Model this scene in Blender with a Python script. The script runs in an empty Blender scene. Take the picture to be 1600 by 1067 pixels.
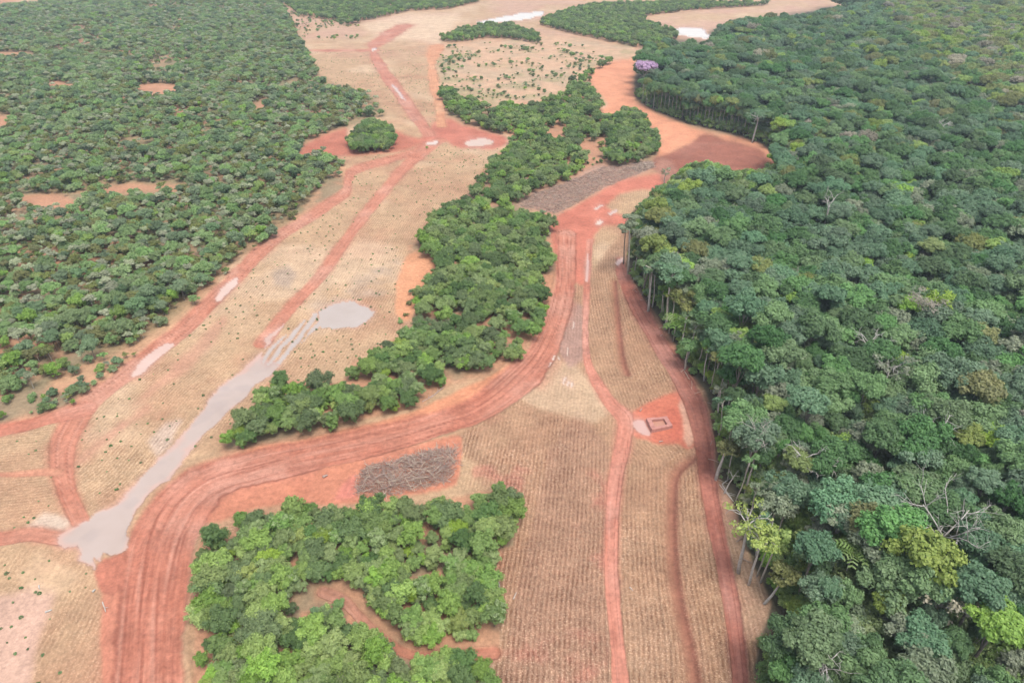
import bpy, math, random
import numpy as np

# ------------------------------------------------------------------ camera, sky, sun, exposure
H = 120.0                                   # drone height above the clearing, metres
PITCH = math.radians(33.0)
FOC = 1066.7                                # focal length in photo pixels (24 mm lens on 36 mm)
sc = bpy.context.scene
col = sc.collection
cam_d = bpy.data.cameras.new('camera')
cam_d.lens = 24.0; cam_d.sensor_width = 36.0; cam_d.clip_start = 0.5; cam_d.clip_end = 20000
cam = bpy.data.objects.new('camera', cam_d); col.objects.link(cam)
cam.location = (0, 0, H); cam.rotation_euler = (math.pi/2 - PITCH, 0, 0)
sc.camera = cam

SUN_EL, SUN_AZ = math.radians(68), math.radians(150)      # azimuth measured from +Y (ahead) towards +X
w = bpy.data.worlds.new('World'); sc.world = w; w.use_nodes = True
wn = w.node_tree.nodes; bg = wn['Background']
sky = wn.new('ShaderNodeTexSky'); sky.sky_type = 'NISHITA'; sky.sun_disc = False
sky.sun_elevation = SUN_EL; sky.sun_rotation = SUN_AZ
sky.air_density = 1.0; sky.dust_density = 4.0; sky.ozone_density = 1.0
hsv = wn.new('ShaderNodeHueSaturation'); hsv.inputs['Saturation'].default_value = 0.45    # thin even cloud whitens the blue
w.node_tree.links.new(sky.outputs[0], hsv.inputs['Color']); w.node_tree.links.new(hsv.outputs[0], bg.inputs[0]); bg.inputs[1].default_value = 0.15
sd = bpy.data.lights.new('sun', 'SUN'); sd.energy = 1.5; sd.angle = math.radians(22); sd.color = (1.0, 0.95, 0.88)
so = bpy.data.objects.new('sun', sd); col.objects.link(so)
so.rotation_euler = (math.pi/2 - SUN_EL, 0, math.pi - SUN_AZ)
sc.view_settings.view_transform = 'Standard'; sc.view_settings.look = 'None'
sc.view_settings.gamma = 1.0; sc.view_settings.use_curve_mapping = False
sc.view_settings.exposure = 1.05
sc.cycles.max_bounces = 5; sc.cycles.diffuse_bounces = 3; sc.cycles.glossy_bounces = 2
sc.cycles.transmission_bounces = 2; sc.cycles.transparent_max_bounces = 4; sc.cycles.volume_bounces = 0
sc.cycles.use_denoising = True

rng = np.random.default_rng(7); random.seed(7)
SP, CP = math.sin(PITCH), math.cos(PITCH)

def ground(px, py, z=0.0):
    """world point on the plane of height z that is seen at photo pixel px, py"""
    x = (px - 800.0)/FOC; y = (533.5 - py)/FOC
    dx, dy, dz = x, CP + y*SP, -SP + y*CP
    t = (z - H)/dz
    return np.array((dx*t, dy*t, z + 0*t)) if np.isscalar(px) else np.stack((dx*t, dy*t), -1)

def project(x, y, z=0.0):
    f = y*CP - (z - H)*SP; u = y*SP + (z - H)*CP
    f = np.where(f < 1, 1, f)
    return 800 + FOC*x/f, 533.5 - FOC*u/f

# ------------------------------------------------------------------ small numpy helpers
def vnoise(x, y, seed=0):
    xi = np.floor(x).astype(np.int64); yi = np.floor(y).astype(np.int64)
    fx = x - xi; fy = y - yi
    fx = fx*fx*(3 - 2*fx); fy = fy*fy*(3 - 2*fy)
    def h(a, b):
        n = (a*374761393 + b*668265263 + seed*974711) & 0x7fffffff
        n = ((n ^ (n >> 13))*1274126177) & 0x7fffffff
        n = ((n ^ (n >> 16))*668265263) & 0x7fffffff
        return (n ^ (n >> 15)) % 65536/32767.5 - 1
    return (h(xi, yi)*(1-fx) + h(xi+1, yi)*fx)*(1-fy) + (h(xi, yi+1)*(1-fx) + h(xi+1, yi+1)*fx)*fy
def fbm(x, y, scale, oct=4, seed=0):
    s = 0; a = 0.55; f = 1.0/scale
    for k in range(oct):
        s = s + a*vnoise(x*f + 17.3*k, y*f - 9.1*k, seed + k); a *= 0.55; f *= 2.03
    return s
def smooth(p, n=6, closed=False):
    p = np.array(p, float); N = len(p); out = []
    for i in range(N if closed else N-1):
        if closed: a, b, c, d = p[(i-1) % N], p[i], p[(i+1) % N], p[(i+2) % N]
        else: a, b, c, d = p[max(i-1, 0)], p[i], p[i+1], p[min(i+2, N-1)]
        for t in np.arange(n)/n:
            out.append(0.5*(2*b + (c-a)*t + (2*a-5*b+4*c-d)*t*t + (3*b-a-3*c+d)*t**3))
    if not closed: out.append(p[-1])
    return np.array(out)
def inside(x, y, poly):
    poly = np.asarray(poly, float)
    r = np.zeros(x.shape, bool)
    bb = (x >= poly[:, 0].min()) & (x <= poly[:, 0].max()) & (y >= poly[:, 1].min()) & (y <= poly[:, 1].max())
    if not bb.any(): return r
    xs, ys = x[bb], y[bb]; c = np.zeros(xs.shape, bool); j = len(poly) - 1
    for i in range(len(poly)):
        xa, ya = poly[i]; xb, yb = poly[j]
        if ya != yb:
            c ^= ((ya > ys) != (yb > ys)) & (xs < (xb - xa)*(ys - ya)/(yb - ya) + xa)
        j = i
    r[bb] = c
    return r
def line_dist(X, Y, pts, wid=None, reach=None):
    """signed lateral distance to a world polyline, distance along it, interpolated half width"""
    best = np.full(X.shape, 1e9); lat = np.full(X.shape, 1e9); alo = np.zeros(X.shape); ww = np.ones(X.shape); s0 = 0.0
    sel = np.ones(X.shape, bool)
    if reach is not None:
        lo = pts.min(0) - reach; hi = pts.max(0) + reach
        sel = (X > lo[0]) & (X < hi[0]) & (Y > lo[1]) & (Y < hi[1])
    xs, ys = X[sel], Y[sel]; b = np.full(xs.shape, 1e9); l = np.full(xs.shape, 1e9); a = np.zeros(xs.shape); wv = np.ones(xs.shape)
    for i in range(len(pts)-1):
        p, q = pts[i], pts[i+1]; d = q - p; L = math.hypot(*d)
        if L < 1e-6: continue
        t = np.clip(((xs-p[0])*d[0] + (ys-p[1])*d[1])/L/L, 0, 1)
        ex = xs - p[0] - t*d[0]; ey = ys - p[1] - t*d[1]; dd = np.hypot(ex, ey)
        m = dd < b
        b[m] = dd[m]; sg = np.sign(d[0]*ey - d[1]*ex); l[m] = (dd*sg)[m]; a[m] = (s0 + t*L)[m]
        if wid is not None: wv[m] = (wid[i] + t*(wid[i+1]-wid[i]))[m]
        s0 += L
    lat[sel] = l; alo[sel] = a; ww[sel] = wv
    return lat, alo, ww
def sstep(a, b, x):
    t = np.clip((x-a)/(b-a), 0, 1); return t*t*(3-2*t)
def blur(m, n=1):
    m = m.astype(np.float32)
    for _ in range(n):
        m = (np.roll(m, 1, 0) + 2*m + np.roll(m, -1, 0))/4
        m = (np.roll(m, 1, 1) + 2*m + np.roll(m, -1, 1))/4
    return m

def tag(o, label=None, cat=None, group=None, kind=None):
    if label: o['label'] = label
    if cat: o['category'] = cat
    if group: o['group'] = group
    if kind: o['kind'] = kind
    return o
def mesh_np(name, V, F, mats=(), mat_idx=None, attrs=None, shade=True, quads=True):
    """mesh from numpy arrays; F is (n,4) or (n,3)"""
    me = bpy.data.meshes.new(name)
    V = np.asarray(V, np.float32); F = np.asarray(F, np.int32); k = F.shape[1]
    me.vertices.add(len(V)); me.vertices.foreach_set('co', V.ravel())
    me.loops.add(F.size); me.loops.foreach_set('vertex_index', F.ravel())
    me.polygons.add(len(F)); me.polygons.foreach_set('loop_start', np.arange(0, F.size, k, dtype=np.int32))
    if mat_idx is not None: me.polygons.foreach_set('material_index', np.asarray(mat_idx, np.int32))
    me.polygons.foreach_set('use_smooth', np.full(len(F), shade))
    for m in mats: me.materials.append(m)
    for an, (ty, val) in (attrs or {}).items():
        at = me.attributes.new(an, ty, 'POINT')
        at.data.foreach_set('color' if ty == 'FLOAT_COLOR' else 'value', np.asarray(val, np.float32).ravel())
    me.update(calc_edges=True)
    return me
def link(name, me, parent=None):
    o = bpy.data.objects.new(name, me); col.objects.link(o)
    if parent: o.parent = parent
    return o
def empty(name, loc=(0, 0, 0)):
    o = bpy.data.objects.new(name, None); col.objects.link(o); o.location = loc; o.empty_display_size = 0.5
    return o

# ------------------------------------------------------------------ materials
def new_mat(name):
    m = bpy.data.materials.new(name); m.use_nodes = True
    return m, m.node_tree.nodes, m.node_tree.links, m.node_tree.nodes['Principled BSDF']
def math_n(n, l, op, a, b=None, c=None):
    x = n.new('ShaderNodeMath'); x.operation = op
    for i, v in enumerate((a, b, c)):
        if v is None: continue
        if isinstance(v, (int, float)): x.inputs[i].default_value = v
        else: l.new(v, x.inputs[i])
    return x.outputs[0]
def mix_n(n, l, f, a, b, mode='MIX'):
    x = n.new('ShaderNodeMix'); x.data_type = 'RGBA'; x.blend_type = mode
    for s, v in ((x.inputs[0], f), (x.inputs[6], a), (x.inputs[7], b)):
        if isinstance(v, (int, float)): s.default_value = v
        elif isinstance(v, tuple): s.default_value = v + (1,) if len(v) == 3 else v
        else: l.new(v, s)
    return x.outputs[2]
def noise_n(n, l, vec, scale, detail=4, rough=0.6):
    x = n.new('ShaderNodeTexNoise'); x.inputs['Scale'].default_value = scale
    x.inputs['Detail'].default_value = detail; x.inputs['Roughness'].default_value = rough
    l.new(vec, x.inputs['Vector']); return x.outputs['Fac']
def attr_n(n, name):
    x = n.new('ShaderNodeAttribute'); x.attribute_name = name; return x

ROW = 0.98                                  # spacing of the ploughed rows, metres
def earth_material():
    m, n, l, b = new_mat('red_earth')
    geo = n.new('ShaderNodeNewGeometry').outputs['Position']
    base = attr_n(n, 'soil').outputs['Color']
    row = attr_n(n, 'row').outputs['Fac']; fur = attr_n(n, 'furrow').outputs['Fac']
    lane = attr_n(n, 'lane').outputs['Fac']; along = attr_n(n, 'along').outputs['Fac']; road = attr_n(n, 'road').outputs['Fac']
    n1 = noise_n(n, l, geo, 0.9, 5, 0.65); n2 = noise_n(n, l, geo, 0.12, 4, 0.6); n3 = noise_n(n, l, geo, 3.2, 3, 0.7); n4 = noise_n(n, l, geo, 1.7, 4, 0.7)
    # furrow stripes
    nw = noise_n(n, l, geo, 0.35, 3)
    u = math_n(n, l, 'ADD', row, math_n(n, l, 'MULTIPLY', math_n(n, l, 'SUBTRACT', nw, 0.5), 0.8))
    s = math_n(n, l, 'SINE', math_n(n, l, 'MULTIPLY', u, 2*math.pi/ROW))
    s = math_n(n, l, 'ADD', math_n(n, l, 'MULTIPLY', s, 0.75), math_n(n, l, 'MULTIPLY', math_n(n, l, 'SUBTRACT', n4, 0.5), 3.6))
    r = n.new('ShaderNodeMapRange'); r.inputs[1].default_value = -0.75; r.inputs[2].default_value = 0.75; l.new(s, r.inputs[0])
    pat = n.new('ShaderNodeMapRange'); pat.inputs[1].default_value = 0.3; pat.inputs[2].default_value = 0.68; pat.inputs[3].default_value = 0.15; l.new(noise_n(n, l, geo, 0.22, 4, 0.65), pat.inputs[0])
    gap = math_n(n, l, 'MULTIPLY', math_n(n, l, 'MULTIPLY', r.outputs[0], pat.outputs[0]), fur)
    gapc = mix_n(n, l, 1.0, base, (0.46, 0.34, 0.29), 'MULTIPLY')
    c = mix_n(n, l, gap, base, gapc)
    # broken straw flecks on stubble
    fl = n.new('ShaderNodeMapRange'); fl.inputs[1].default_value = 0.52; fl.inputs[2].default_value = 0.72; l.new(n3, fl.inputs[0])
    c = mix_n(n, l, math_n(n, l, 'MULTIPLY', math_n(n, l, 'MULTIPLY', fl.outputs[0], fur), 0.45), c, (0.62, 0.50, 0.36))
    # tyre streaks along roads
    cv = n.new('ShaderNodeCombineXYZ'); l.new(math_n(n, l, 'MULTIPLY', lane, 1.15), cv.inputs[0]); l.new(math_n(n, l, 'MULTIPLY', along, 0.045), cv.inputs[1])
    st = noise_n(n, l, cv.outputs[0], 1.0, 4, 0.65)
    sr = n.new('ShaderNodeMapRange'); sr.inputs[1].default_value = 0.36; sr.inputs[2].default_value = 0.66; l.new(st, sr.inputs[0])
    dark = mix_n(n, l, 1.0, c, (0.62, 0.50, 0.46), 'MULTIPLY'); lite = mix_n(n, l, 1.0, c, (1.14, 1.22, 1.24), 'MULTIPLY')
    br = n.new('ShaderNodeMapRange'); br.inputs[1].default_value = 0.36; br.inputs[2].default_value = 0.62; br.inputs[3].default_value = 0.25; l.new(noise_n(n, l, geo, 0.16, 3), br.inputs[0])
    c = mix_n(n, l, math_n(n, l, 'MULTIPLY', road, br.outputs[0]), c, mix_n(n, l, sr.outputs[0], dark, lite))
    # mottling at several sizes
    for nn, lo, hi in ((n1, 0.78, 1.22), (n2, 0.84, 1.16), (n3, 0.88, 1.12)):
        mr = n.new('ShaderNodeMapRange'); mr.inputs[1].default_value = 0.3; mr.inputs[2].default_value = 0.7
        mr.inputs[3].default_value = lo; mr.inputs[4].default_value = hi; l.new(nn, mr.inputs[0])
        cc = n.new('ShaderNodeCombineColor')
        for i in range(3): l.new(mr.outputs[0], cc.inputs[i])
        c = mix_n(n, l, 1.0, c, cc.outputs[0], 'MULTIPLY')
    l.new(c, b.inputs['Base Color'])
    b.inputs['Roughness'].default_value = 0.9; b.inputs['Specular IOR Level'].default_value = 0.2
    bp = n.new('ShaderNodeBump'); bp.inputs['Strength'].default_value = 0.6; bp.inputs['Distance'].default_value = 0.25
    hh = math_n(n, l, 'SUBTRACT', math_n(n, l, 'MULTIPLY', n1, 0.9), math_n(n, l, 'MULTIPLY', gap, 0.5))
    l.new(hh, bp.inputs['Height']); l.new(bp.outputs[0], b.inputs['Normal'])
    return m
def water_material(name, c, rough=0.12):
    m, n, l, b = new_mat(name)
    geo = n.new('ShaderNodeNewGeometry').outputs['Position']
    a = attr_n(n, 'soil').outputs['Color']
    n2 = noise_n(n, l, geo, 0.09, 4)
    mr = n.new('ShaderNodeMapRange'); mr.inputs[1].default_value = 0.35; mr.inputs[2].default_value = 0.65; l.new(n2, mr.inputs[0])
    cc = mix_n(n, l, mr.outputs[0], a, mix_n(n, l, 1.0, a, (1.08, 1.1, 1.12), 'MULTIPLY'))
    l.new(cc, b.inputs['Base Color']); b.inputs['Roughness'].default_value = rough; b.inputs['IOR'].default_value = 1.33
    bp = n.new('ShaderNodeBump'); bp.inputs['Strength'].default_value = 0.08; bp.inputs['Distance'].default_value = 0.05
    l.new(noise_n(n, l, geo, 1.4, 3), bp.inputs['Height']); l.new(bp.outputs[0], b.inputs['Normal'])
    return m
def leaf_material(name, ca, cb, trans=0.34, vary=0.28, top=None, gain=2.1):
    """ca..cb: colour range picked leaf by leaf (attribute tint) and tree by tree (object random); top: colour of the flower heads"""
    m, n, l, b = new_mat(name)
    t = attr_n(n, 'tint').outputs['Fac']
    oi = n.new('ShaderNodeObjectInfo').outputs['Random']
    c = mix_n(n, l, t, tuple(v*gain for v in ca), tuple(v*gain for v in cb))
    hs = n.new('ShaderNodeHueSaturation')
    l.new(math_n(n, l, 'MULTIPLY_ADD', oi, 0.030, 0.470), hs.inputs['Hue'])
    l.new(math_n(n, l, 'MULTIPLY_ADD', oi, vary, 0.80), hs.inputs['Saturation'])
    sh = math_n(n, l, 'FRACT', math_n(n, l, 'MULTIPLY', oi, 7.31))
    l.new(math_n(n, l, 'MULTIPLY_ADD', sh, 0.50, 0.76), hs.inputs['Value'])
    l.new(c, hs.inputs['Color']); c = hs.outputs[0]
    if top: c = mix_n(n, l, attr_n(n, 'bloom').outputs['Fac'], c, top)
    l.new(c, b.inputs['Base Color']); b.inputs['Roughness'].default_value = 0.55; b.inputs['Specular IOR Level'].default_value = 0.35
    tr = n.new('ShaderNodeBsdfTranslucent'); l.new(mix_n(n, l, 1.0, c, (1.0, 1.15, 0.6), 'MULTIPLY'), tr.inputs[0])
    mx = n.new('ShaderNodeMixShader'); mx.inputs[0].default_value = trans
    l.new(b.outputs[0], mx.inputs[1]); l.new(tr.outputs[0], mx.inputs[2]); l.new(mx.outputs[0], n['Material Output'].inputs[0])
    return m
def bark_material(name, ca, cb):
    m, n, l, b = new_mat(name)
    tc = n.new('ShaderNodeTexCoord').outputs['Object']
    f = noise_n(n, l, tc, 1.6, 5, 0.7)
    mr = n.new('ShaderNodeMapRange'); mr.inputs[1].default_value = 0.35; mr.inputs[2].default_value = 0.65; l.new(f, mr.inputs[0])
    l.new(mix_n(n, l, mr.outputs[0], tuple(v*0.8 for v in ca), tuple(v*0.8 for v in cb)), b.inputs['Base Color']); b.inputs['Roughness'].default_value = 0.85
    bp = n.new('ShaderNodeBump'); bp.inputs['Distance'].default_value = 0.05; l.new(noise_n(n, l, tc, 6, 3), bp.inputs['Height']); l.new(bp.outputs[0], b.inputs['Normal'])
    return m
EARTH = earth_material()
WATER = water_material('muddy_water', None)
BARK_PALE = bark_material('pale_bark', (0.46, 0.43, 0.38), (0.28, 0.25, 0.21))
BARK_DARK = bark_material('grey_bark', (0.20, 0.17, 0.14), (0.10, 0.085, 0.07))
BARK_WHITE = bark_material('bleached_wood', (0.52, 0.50, 0.46), (0.32, 0.29, 0.26))
WOOD_GREY = bark_material('weathered_wood', (0.42, 0.32, 0.275), (0.24, 0.17, 0.145))
WOOD_BROWN = bark_material('brown_wood', (0.40, 0.26, 0.21), (0.24, 0.15, 0.12))
WOOD_TAN = bark_material('split_wood', (0.52, 0.42, 0.33), (0.36, 0.27, 0.2))
CLAY = bark_material('wall_clay', (0.46, 0.22, 0.18), (0.34, 0.15, 0.125))

# ------------------------------------------------------------------ tracing of the photograph (photo pixels, laid on the ground plane)
ROADS = {  # name: (label, soil colour, [(px, py, width in px across)])
 'haul_road': ('wide red clay haul road curving from the bottom left up through the centre', (0.438, 0.179, 0.121),
   [(228,1180,100),(233,1067,96),(239,950,88),(248,880,82),(262,830,78),(288,785,72),(330,752,62),(400,732,52),(470,716,46),(540,702,42),(610,685,40),(680,664,38),(735,645,38),(775,622,40),(810,592,42),(838,562,40),(858,528,36),(873,490,32),(882,450,28),(886,405,28),(884,365,28)]),
 'left_track': ('red dirt track along the scrub, skirting the left field', (0.438, 0.188, 0.125),
   [(658,236,9),(597,252,9),(555,266,9),(545,280,9),(538,302,9),(506,324,10),(470,348,11),(438,367,12),(405,394,14),(370,432,15),(330,470,17),(290,510,19),(240,549,20),(190,590,21),(148,622,24),(118,655,28),(100,690,30),(97,730,30),(106,772,30),(124,812,32)]),
 'middle_track': ('narrow red dirt track splitting the two left fields', (0.438, 0.188, 0.125),
   [(682,221,10),(658,240,9),(631,263,9),(597,302,9),(564,344,10),(537,380,11),(500,432,12),(466,467,13),(435,504,14),(410,536,15)]),
 'field_track': ('pale red wheel track running through the middle of the ploughed field', (0.468, 0.197, 0.139),
   [(922,375,10),(918,434,9),(915,500,9),(917,560,10),(932,595,13),(955,630,18),(977,655,24),(974,690,26),(963,740,22),(957,800,20),(955,870,20),(957,926,22),(963,990,23),(970,1067,26),(978,1180,30)]),
 'forest_road': ('red dirt road following the edge of the tall forest', (0.357, 0.141, 0.103),
   [(969,405,12),(972,428,15),(990,468,17),(1015,512,18),(1040,555,20),(1068,600,22),(1088,640,24),(1099,690,25),(1104,740,24),(1113,795,23),(1127,860,23),(1140,930,22),(1150,1000,23),(1157,1067,24),(1165,1180,26)]),
 'upper_track': ('red track with a puddle climbing through the upper fields', (0.428, 0.188, 0.130),
   [(671,212,9),(648,180,8),(621,142,8),(600,112,7),(583,80,6),(597,63,6),(631,40,5)]),
 'orange_track': ('orange sandy track west of the shrubby upper clearing', (0.510, 0.254, 0.147),
   [(690,198,13),(686,160,12),(677,125,11),(675,95,10),(684,72,8)]),
 'cross_track': ('thin red track crossing the top field to the scrub', (0.428, 0.188, 0.130),
   [(584,79,3.5),(540,79,3),(486,79,3)]),
 'west_track': ('red track leaving the left edge toward the left field corner', (0.438, 0.179, 0.121),
   [(130,640,20),(85,652,18),(45,664,18),(0,674,18),(-80,690,20)]),
 'lower_track': ('red track running left from the muddy pond', (0.438, 0.197, 0.134),
   [(125,840,20),(90,840,20),(50,834,18),(0,842,20),(-80,850,22)]),
 'thin_track': ('faint red wheel track crossing the lower left field', (0.459, 0.216, 0.139),
   [(88,737,9),(60,738,8),(30,741,7),(0,742,5),(-60,746,5)]),
 'grove_track': ('red footpath cutting through the foreground grove', (0.387, 0.165, 0.107),
   [(505,925,16),(535,937,18),(560,962,16),(590,990,14),(618,1012,14),(650,1024,14),(700,1024,14),(772,1020,18)]),
}
AREAS = {  # red bare areas: name: (label, colour, polygon)
 'red_apron': ('broad bare red turning area above the haul road', (0.458, 0.157, 0.106),
   [(864,345),(867,400),(873,445),(880,455),(893,442),(915,445),(922,400),(928,375),(943,352),(982,352),(984,342),(966,334),(958,330),(951,321),(963,306),(995,297),(1040,296),(1044,285),(1030,272),(1011,274),(987,277),(954,290),(930,304),(897,324)]),
 'dark_soil': ('dark reddish brown freshly ploughed patch beside the forest', (0.276, 0.101, 0.069),
   [(1020,262),(1021,251),(1030,244),(1060,233),(1094,213),(1110,211),(1144,219),(1188,233),(1203,250),(1195,266),(1160,290),(1141,282),(1104,262),(1060,272),(1040,290),(1030,272)]),
 'orange_bank': ('smooth orange graded earth strip along the tall forest edge', (0.572, 0.256, 0.150),
   [(918,118),(935,103),(979,92),(992,100),(990,152),(1009,167),(1040,183),(1070,195),(1094,205),(1161,217),(1195,231),(1210,250),(1203,258),(1188,233),(1144,219),(1110,210),(1094,213),(1060,233),(1029,243),(1033,219),(1019,199),(999,182),(985,166),(965,180),(938,174),(948,162),(935,145)]),
 'junction': ('red muddy junction of tracks with a white puddle', (0.416, 0.148, 0.102),
   [(662,212),(678,194),(699,187),(719,194),(749,201),(790,215),(783,230),(732,233),(705,226),(692,218),(680,229),(650,236)]),
 'red_bank': ('red earth bank around the round tree clump', (0.395, 0.143, 0.094),
   [(469,240),(489,218),(540,200),(547,214),(614,206),(641,214),(662,219),(641,233),(614,238),(560,242),(500,246)]),
 'road_bank': ('red earth bank below the haul road bend', (0.447, 0.179, 0.110),
   [(300,800),(330,780),(380,760),(450,742),(540,722),(640,700),(715,682),(722,700),(716,745),(700,762),(620,778),(540,788),(430,790),(330,818)]),
 'red_verge': ('orange red verge under the central trees', (0.520, 0.224, 0.126),
   [(345,735),(400,700),(480,688),(560,668),(640,645),(700,618),(760,590),(800,572),(805,600),(760,632),(700,655),(600,682),(500,708),(400,730)]),
 'pit_pad': ('bare red ground around the square earth tank', (0.468, 0.148, 0.094),
   [(985,652),(995,640),(1010,632),(1030,622),(1060,612),(1072,620),(1082,650),(1088,690),(1076,702),(1060,692),(1030,694),(1010,686),(990,680)]),
 'red_mound': ('reddish heaped earth damming the pond', (0.385, 0.143, 0.094),
   [(150,880),(190,862),(205,845),(215,815),(245,775),(280,745),(300,735),(315,745),(270,790),(240,830),(225,880),(215,930),(180,935),(155,915)]),
 'road_shoulder': ('pale red left shoulder of the haul road', (0.489, 0.197, 0.126),
   [(160,940),(180,930),(212,925),(200,1067),(196,1180),(150,1180),(160,1067)]),
 'sandy_bank': ('sandy orange bank at the central wood margin', (0.541, 0.259, 0.142),
   [(645,395),(668,400),(688,420),(686,442),(660,450),(650,480),(640,500),(618,490),(618,455),(625,420)]),
}
PONDS = {
 'pond': ('long muddy grey pond flooding the track beside the haul road', (0.422,0.354,0.327),
   [(442,505),(425,528),(405,553),(381,573),(358,592),(331,619),(304,654),(280,684),(256,706),(233,731),(205,760),(178,790),(150,800),(140,812),(118,822),(86,842),(96,856),(122,859),(134,885),(150,890),(142,868),(162,872),(160,858),(186,866),(196,839),(206,812),(219,785),(243,761),(270,744),(280,724),(292,706),(321,674),(354,644),(388,613),(422,583),(436,566),(418,563),(408,563),(415,532),(430,515)]),
 'flooded_furrows': ('shallow grey water standing in furrows of the left field', (0.406,0.362,0.342),
   [(408,564),(436,567),(456,546),(474,531),(492,514),(520,512),(554,509),(577,496),(582,486),(564,477),(543,469),(515,478),(490,490),(466,508),(439,527),(418,546)]),
 'track_puddle': ('pinkish white puddle on the left dirt track, the upper of two', (0.558,0.426,0.380), [(334,470),(344,454),(361,438),(373,433),(368,447),(351,462),(341,470)]),
 'track_puddle.001': ('long pinkish puddle on the left dirt track, the lower of two', (0.540,0.402,0.357), [(204,585),(216,566),(236,549),(253,538),(270,535),(265,544),(246,560),(223,581),(211,587)]),
 'white_puddle': ('round white puddle at the track junction', (0.506,0.386,0.318), [(725,223),(739,218),(759,216),(772,222),(763,227),(739,229)]),
 'far_pond': ('long narrow white pond in the far clearing', (0.608,0.563,0.516), [(745,36),(780,28),(820,21),(848,20),(840,26),(817,31),(773,36)]),
 'forest_pond': ('small white pond beyond the far forest edge', (0.608,0.563,0.524), [(1058,46),(1097,45),(1108,60),(1080,58),(1058,53)]),
 'road_pool': ('pale water on the far left road', (0.608,0.563,0.516), [(519,-3),(533,1),(539,14),(528,12)]),
 'pit_pool': ('pale pink pool beside the square earth tank', (0.50,0.34,0.31) or (0.558,0.418,0.380), [(990,660),(997,656),(1009,659),(1013,668),(1018,678),(1010,680),(1001,676),(994,670)]),
 'junction_puddle': ('small pale puddle in the track junction', (0.558,0.458,0.403), [(664,224),(686,219),(682,225),(668,227)]),
 'rut_puddle': ('thin wet rut on the upper track', (0.491,0.366,0.318), [(610,132),(616,134),(634,157),(627,154)]),
 'apron_puddle': ('small white puddle on the red turning area', (0.520,0.398,0.346), [(928,326),(938,320),(942,321),(932,327)]),
 'apron_puddle.001': ('white puddle at the corner of the ploughed strip', (0.550,0.438,0.381), [(932,346),(938,343),(942,346),(937,351),(931,351)]),
 'apron_puddle.002': ('streaky pink puddle under the overhanging tree', (0.491,0.354,0.312), [(948,334),(962,327),(966,329),(955,336)]),
 'road_end_pool': ('pinkish pool where the forest road meets the trees', (0.540,0.402,0.373), [(964,410),(971,402),(975,404),(972,412),(967,415)]),
 'spur_puddle': ('long thin pink puddle in the wheel track', (0.524,0.354,0.319), [(917,395),(920,395),(918,440),(915,440)]),
 'field_glint': ('narrow white water patch in the wet furrows, uppermost', (0.550,0.457,0.404), [(896,502),(898,503),(896,512),(894,512)]),
 'field_glint.001': ('upright white water streak above the stubble fan', (0.550,0.457,0.404), [(886,542),(888.5,542),(888,556),(885.5,556)]),
 'field_glint.002': ('white water streak nearest the haul road bend', (0.550,0.457,0.404), [(865,554),(868,555),(865,562),(862.5,561.5)]),
 'field_glint.003': ('white water streak lowest beside the haul road bend', (0.550,0.457,0.404), [(860,565),(862,566),(859,573),(857,572.5)]),
 'field_glint.004': ('short white water streak between two longer ones', (0.535,0.438,0.387), [(871,557),(873,556.5),(875,562),(873,562.5)]),
 'field_glint.005': ('left white water streak of three in the pale stubble', (0.566,0.470,0.415), [(882,588),(885,589),(881,599.5),(878,598.5)]),
 'field_glint.006': ('middle white water streak of three in the pale stubble', (0.566,0.470,0.415), [(888,594),(890.5,595),(887.5,602),(885,601)]),
 'field_glint.007': ('right white water streak of three in the pale stubble', (0.566,0.470,0.415), [(892.5,597),(895.5,597.5),(894,604),(891,603.5)]),
 'top_puddle': ('tiny white puddle where the top tracks cross', (0.535,0.438,0.381), [(580,78),(586,76),(588,78),(582,80)]),
}
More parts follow.
